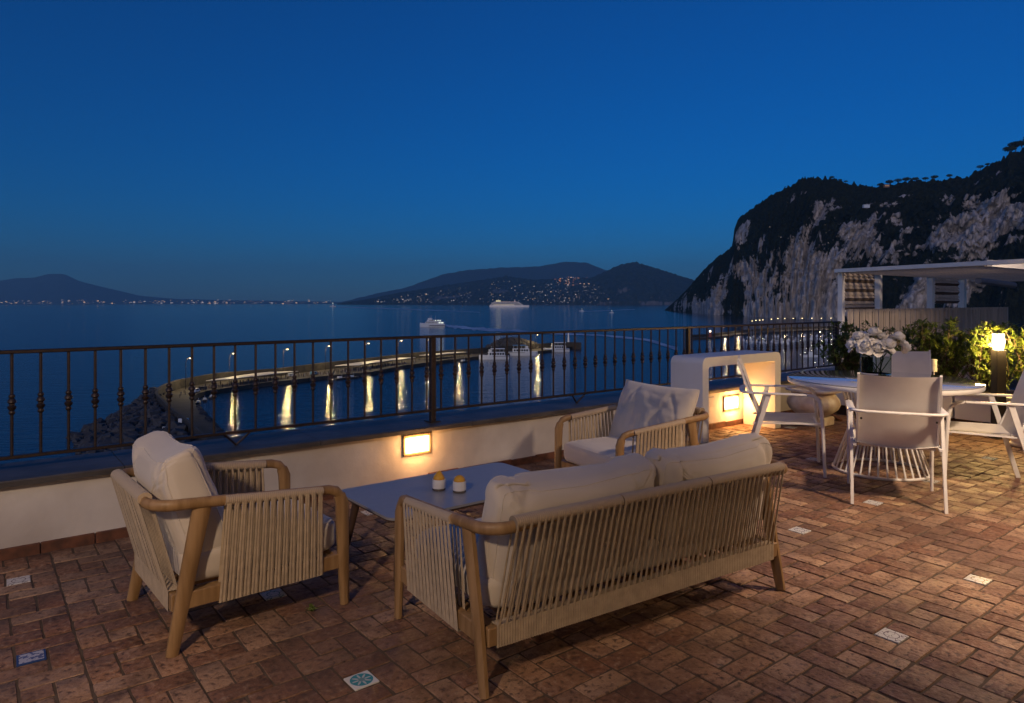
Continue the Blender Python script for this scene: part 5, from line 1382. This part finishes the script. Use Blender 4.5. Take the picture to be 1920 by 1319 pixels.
# shutters
for (pa, pb, z0, z1) in ((1581,1636,1.29,2.0),(1751,1795,1.40,2.03)):
    a, b = onfence(pa), onfence(pb); n = 13 if pa < 1700 else 10; sh = MB()
    fr = None; mb = MB(); mb.box(a.x,a.x+.03,PY-.02,PY+.02,z0,z1); fr = mb.build('shutter', M['white'], t)
    for k in range(n):
        z = z0+(z1-z0)*(k+.5)/n; hh = (z1-z0)/n*.46; mb = MB(); tl = .02*(1 if k % 3 else -1)
        mb.add([(a.x,PY-.03-tl,z-hh),(b.x,PY-.03-tl,z-hh),(b.x,PY-.03+tl,z+hh),(a.x,PY-.03+tl,z+hh),(a.x,PY-.02-tl,z-hh),(b.x,PY-.02-tl,z-hh),(b.x,PY-.02+tl,z+hh),(a.x,PY-.02+tl,z+hh)],[(0,1,2,3),(7,6,5,4),(0,4,5,1),(3,2,6,7),(0,3,7,4),(1,5,6,2)])
        mb.build('slat', M['reed'] if k % 3 else M['reedb'], fr)
# awning roll
mb = MB(); q0 = onfence(1785); mb.tube([(q0.x,PY-.5,ptop-.09),(19,PY-.5,ptop-.16)], .07, 8); mb.build('awning_roll', M['bblue2'] if 'bblue2' in M else mat('blue grey awning', (.28,.31,.38), .8), t)
# reed fence: pale pleats of thin reeds, fold shade put in as dark strips between
t = thing('reed_fence', (0,0,0), 0, 'striped pale reed screen fence running behind the hedge under the pergola', 'fence')
ztf = 1.45-14.8*12/1300
a = onfence(1580); x = a.x+.02; k = 0
while x < 20:
    wv = .17+rnd.uniform(-.015,.02); mb = MB(); n = 9
    for q in range(n):
        xx = x+wv*q/n; yo = .022*math.sin(math.pi*q/n)+rnd.uniform(0,.006)
        mb.box(xx+.001, xx+wv/n-.003, PY-.08-yo, PY-.07-yo, -.3, ztf+rnd.uniform(-.006,.004))
    mb.build('reed_panel', M['reed'], t)
    mb = MB(); mb.box(x+wv,x+wv+.055,PY-.068,PY-.058,-.3,ztf-.01); mb.build('fold_shade', M['reedb'], t)
    x += wv+.057; k += 1
mb = MB(); mb.box(a.x,20,PY-.055,PY-.02,ztf-.05,ztf-.01); mb.build('top_bar', M['white'], t)
mb = MB(); mb.box(9.8,20.5,WY+.4,9.0,-.45,-.3); tag(mb.build('neighbour_terrace', M['concrete']), kind='structure')
# ------------------------------------------------------------------ the house behind the camera, with its lit wall lamps
h = thing('house_facade', (0,0,0), 0, 'cream house wall with lit lamps behind the camera', 'building')
mb = MB(); mb.box(-16,13.5,-3.9,-3.6,-.3,4.8); mb.build('wall', M['cream'], h)  # unseen wall, drawn out far to the left to block the low afterglow
mb = MB(); mb.box(-3.2,13.5,-3.59,.5,2.86,3.0); mb.build('added_overhang', M['cream'], h)  # overhang added out of view to carry the spots and shade the near floor
for x in (-2.9,6.9,13.2):
    mb = MB(); mb.box(x-.15,x+.15,.15,.45,-.007,2.857,b=.01); mb.build('pillar', M['cream'], h)
for k, (x, z, wt, e) in enumerate(((-1.6,2.2,1,.6),(2.6,2.2,1,.12),(7.0,2.2,1,.9),(10.5,2.2,1,.6))):
    t = thing('house_lamp', (x,-3.38,z), 0, ('leftmost','second from the left','third from the left','rightmost')[k]+' globe lamp on the house wall behind the camera', 'wall lamp', 'globe lamps on the house wall')
    mb = MB(); mb.box(-.06,.06,-.22,-.18,-.09,.09,b=.01); mb.tube([(0,-.19,0),(0,-.05,-.02)], .012, 8); mb.build('bracket', M['black'], t)
    mb = MB(); mb.lathe([(.02,-.15),(.09,-.11),(.12,-.04),(.12,.03),(.09,.09),(.02,.12)], 20); mb.build('globe', M['lampb'], t, True)
    l = bpy.data.lights.new('house_lamp_light', 'POINT'); l.energy = HOUSE_W*e; l.color = (1,.60,.30); l.shadow_soft_size = .13
    o = bpy.data.objects.new('bulb', l); col.objects.link(o); o.parent = t; o.location = (0,.16,0)
for k, (x, y, tx, ty, wt, cone) in enumerate(SPOTS):  # spots added out of view to cast the warm pools of light
    t = thing('added_spot', (x,y,2.858), 0, ORD[k]+' added spotlight from the left under the added overhang behind the camera', 'spotlight', 'added spotlights under the overhang')
    d = Vector((tx-x, ty-y, -2.8)).normalized(); q = d.to_track_quat('-Z','Y')
    mb = MB(); mb.lathe([(.05,-.02),(.05,.0)], 16); mb.build('mount', M['black'], t, True, 40)
    mb = MB(); mb.lathe([(.045,-.16),(.05,-.15),(.05,-.05),(.02,-.03)], 20, q.to_matrix().to_4x4()); mb.build('can', M['black'], t, True, 40)
    mb = MB(); mb.lathe([(.04,-.1625),(.04,-.161)], 20, q.to_matrix().to_4x4()); mb.build('lens', M['lampb'], t)
    l = bpy.data.lights.new('spot_light', 'SPOT'); l.energy = wt; l.color = (1,.71,.48); l.shadow_soft_size = .12; l.spot_size = R(cone); l.spot_blend = 1.0
    o = bpy.data.objects.new('bulb', l); col.objects.link(o); o.parent = t; o.location = d*.19; o.rotation_mode = 'QUATERNION'; o.rotation_quaternion = q
# ------------------------------------------------------------------ air
if HAZE > 0:
    mb = MB(); c = Vector((FX,FY,0))*16000
    mb.box(-2000,37000,-22000,22000,-230,1900, TR(0,0,0,A)); o = mb.build('haze', hz_m := bpy.data.materials.new('haze'))
    hz_m.use_nodes = True; n = hz_m.node_tree.nodes; n.remove(n['Principled BSDF']); v = n.new('ShaderNodeVolumePrincipled')
    v.inputs['Color'].default_value = (.36,.75,1,1); v.inputs['Density'].default_value = HAZE; v.inputs['Anisotropy'].default_value = 0
    hz_m.node_tree.links.new(v.outputs[0], n['Material Output'].inputs['Volume']); tag(o, 'thin evening haze over the sea', 'haze', kind='stuff')
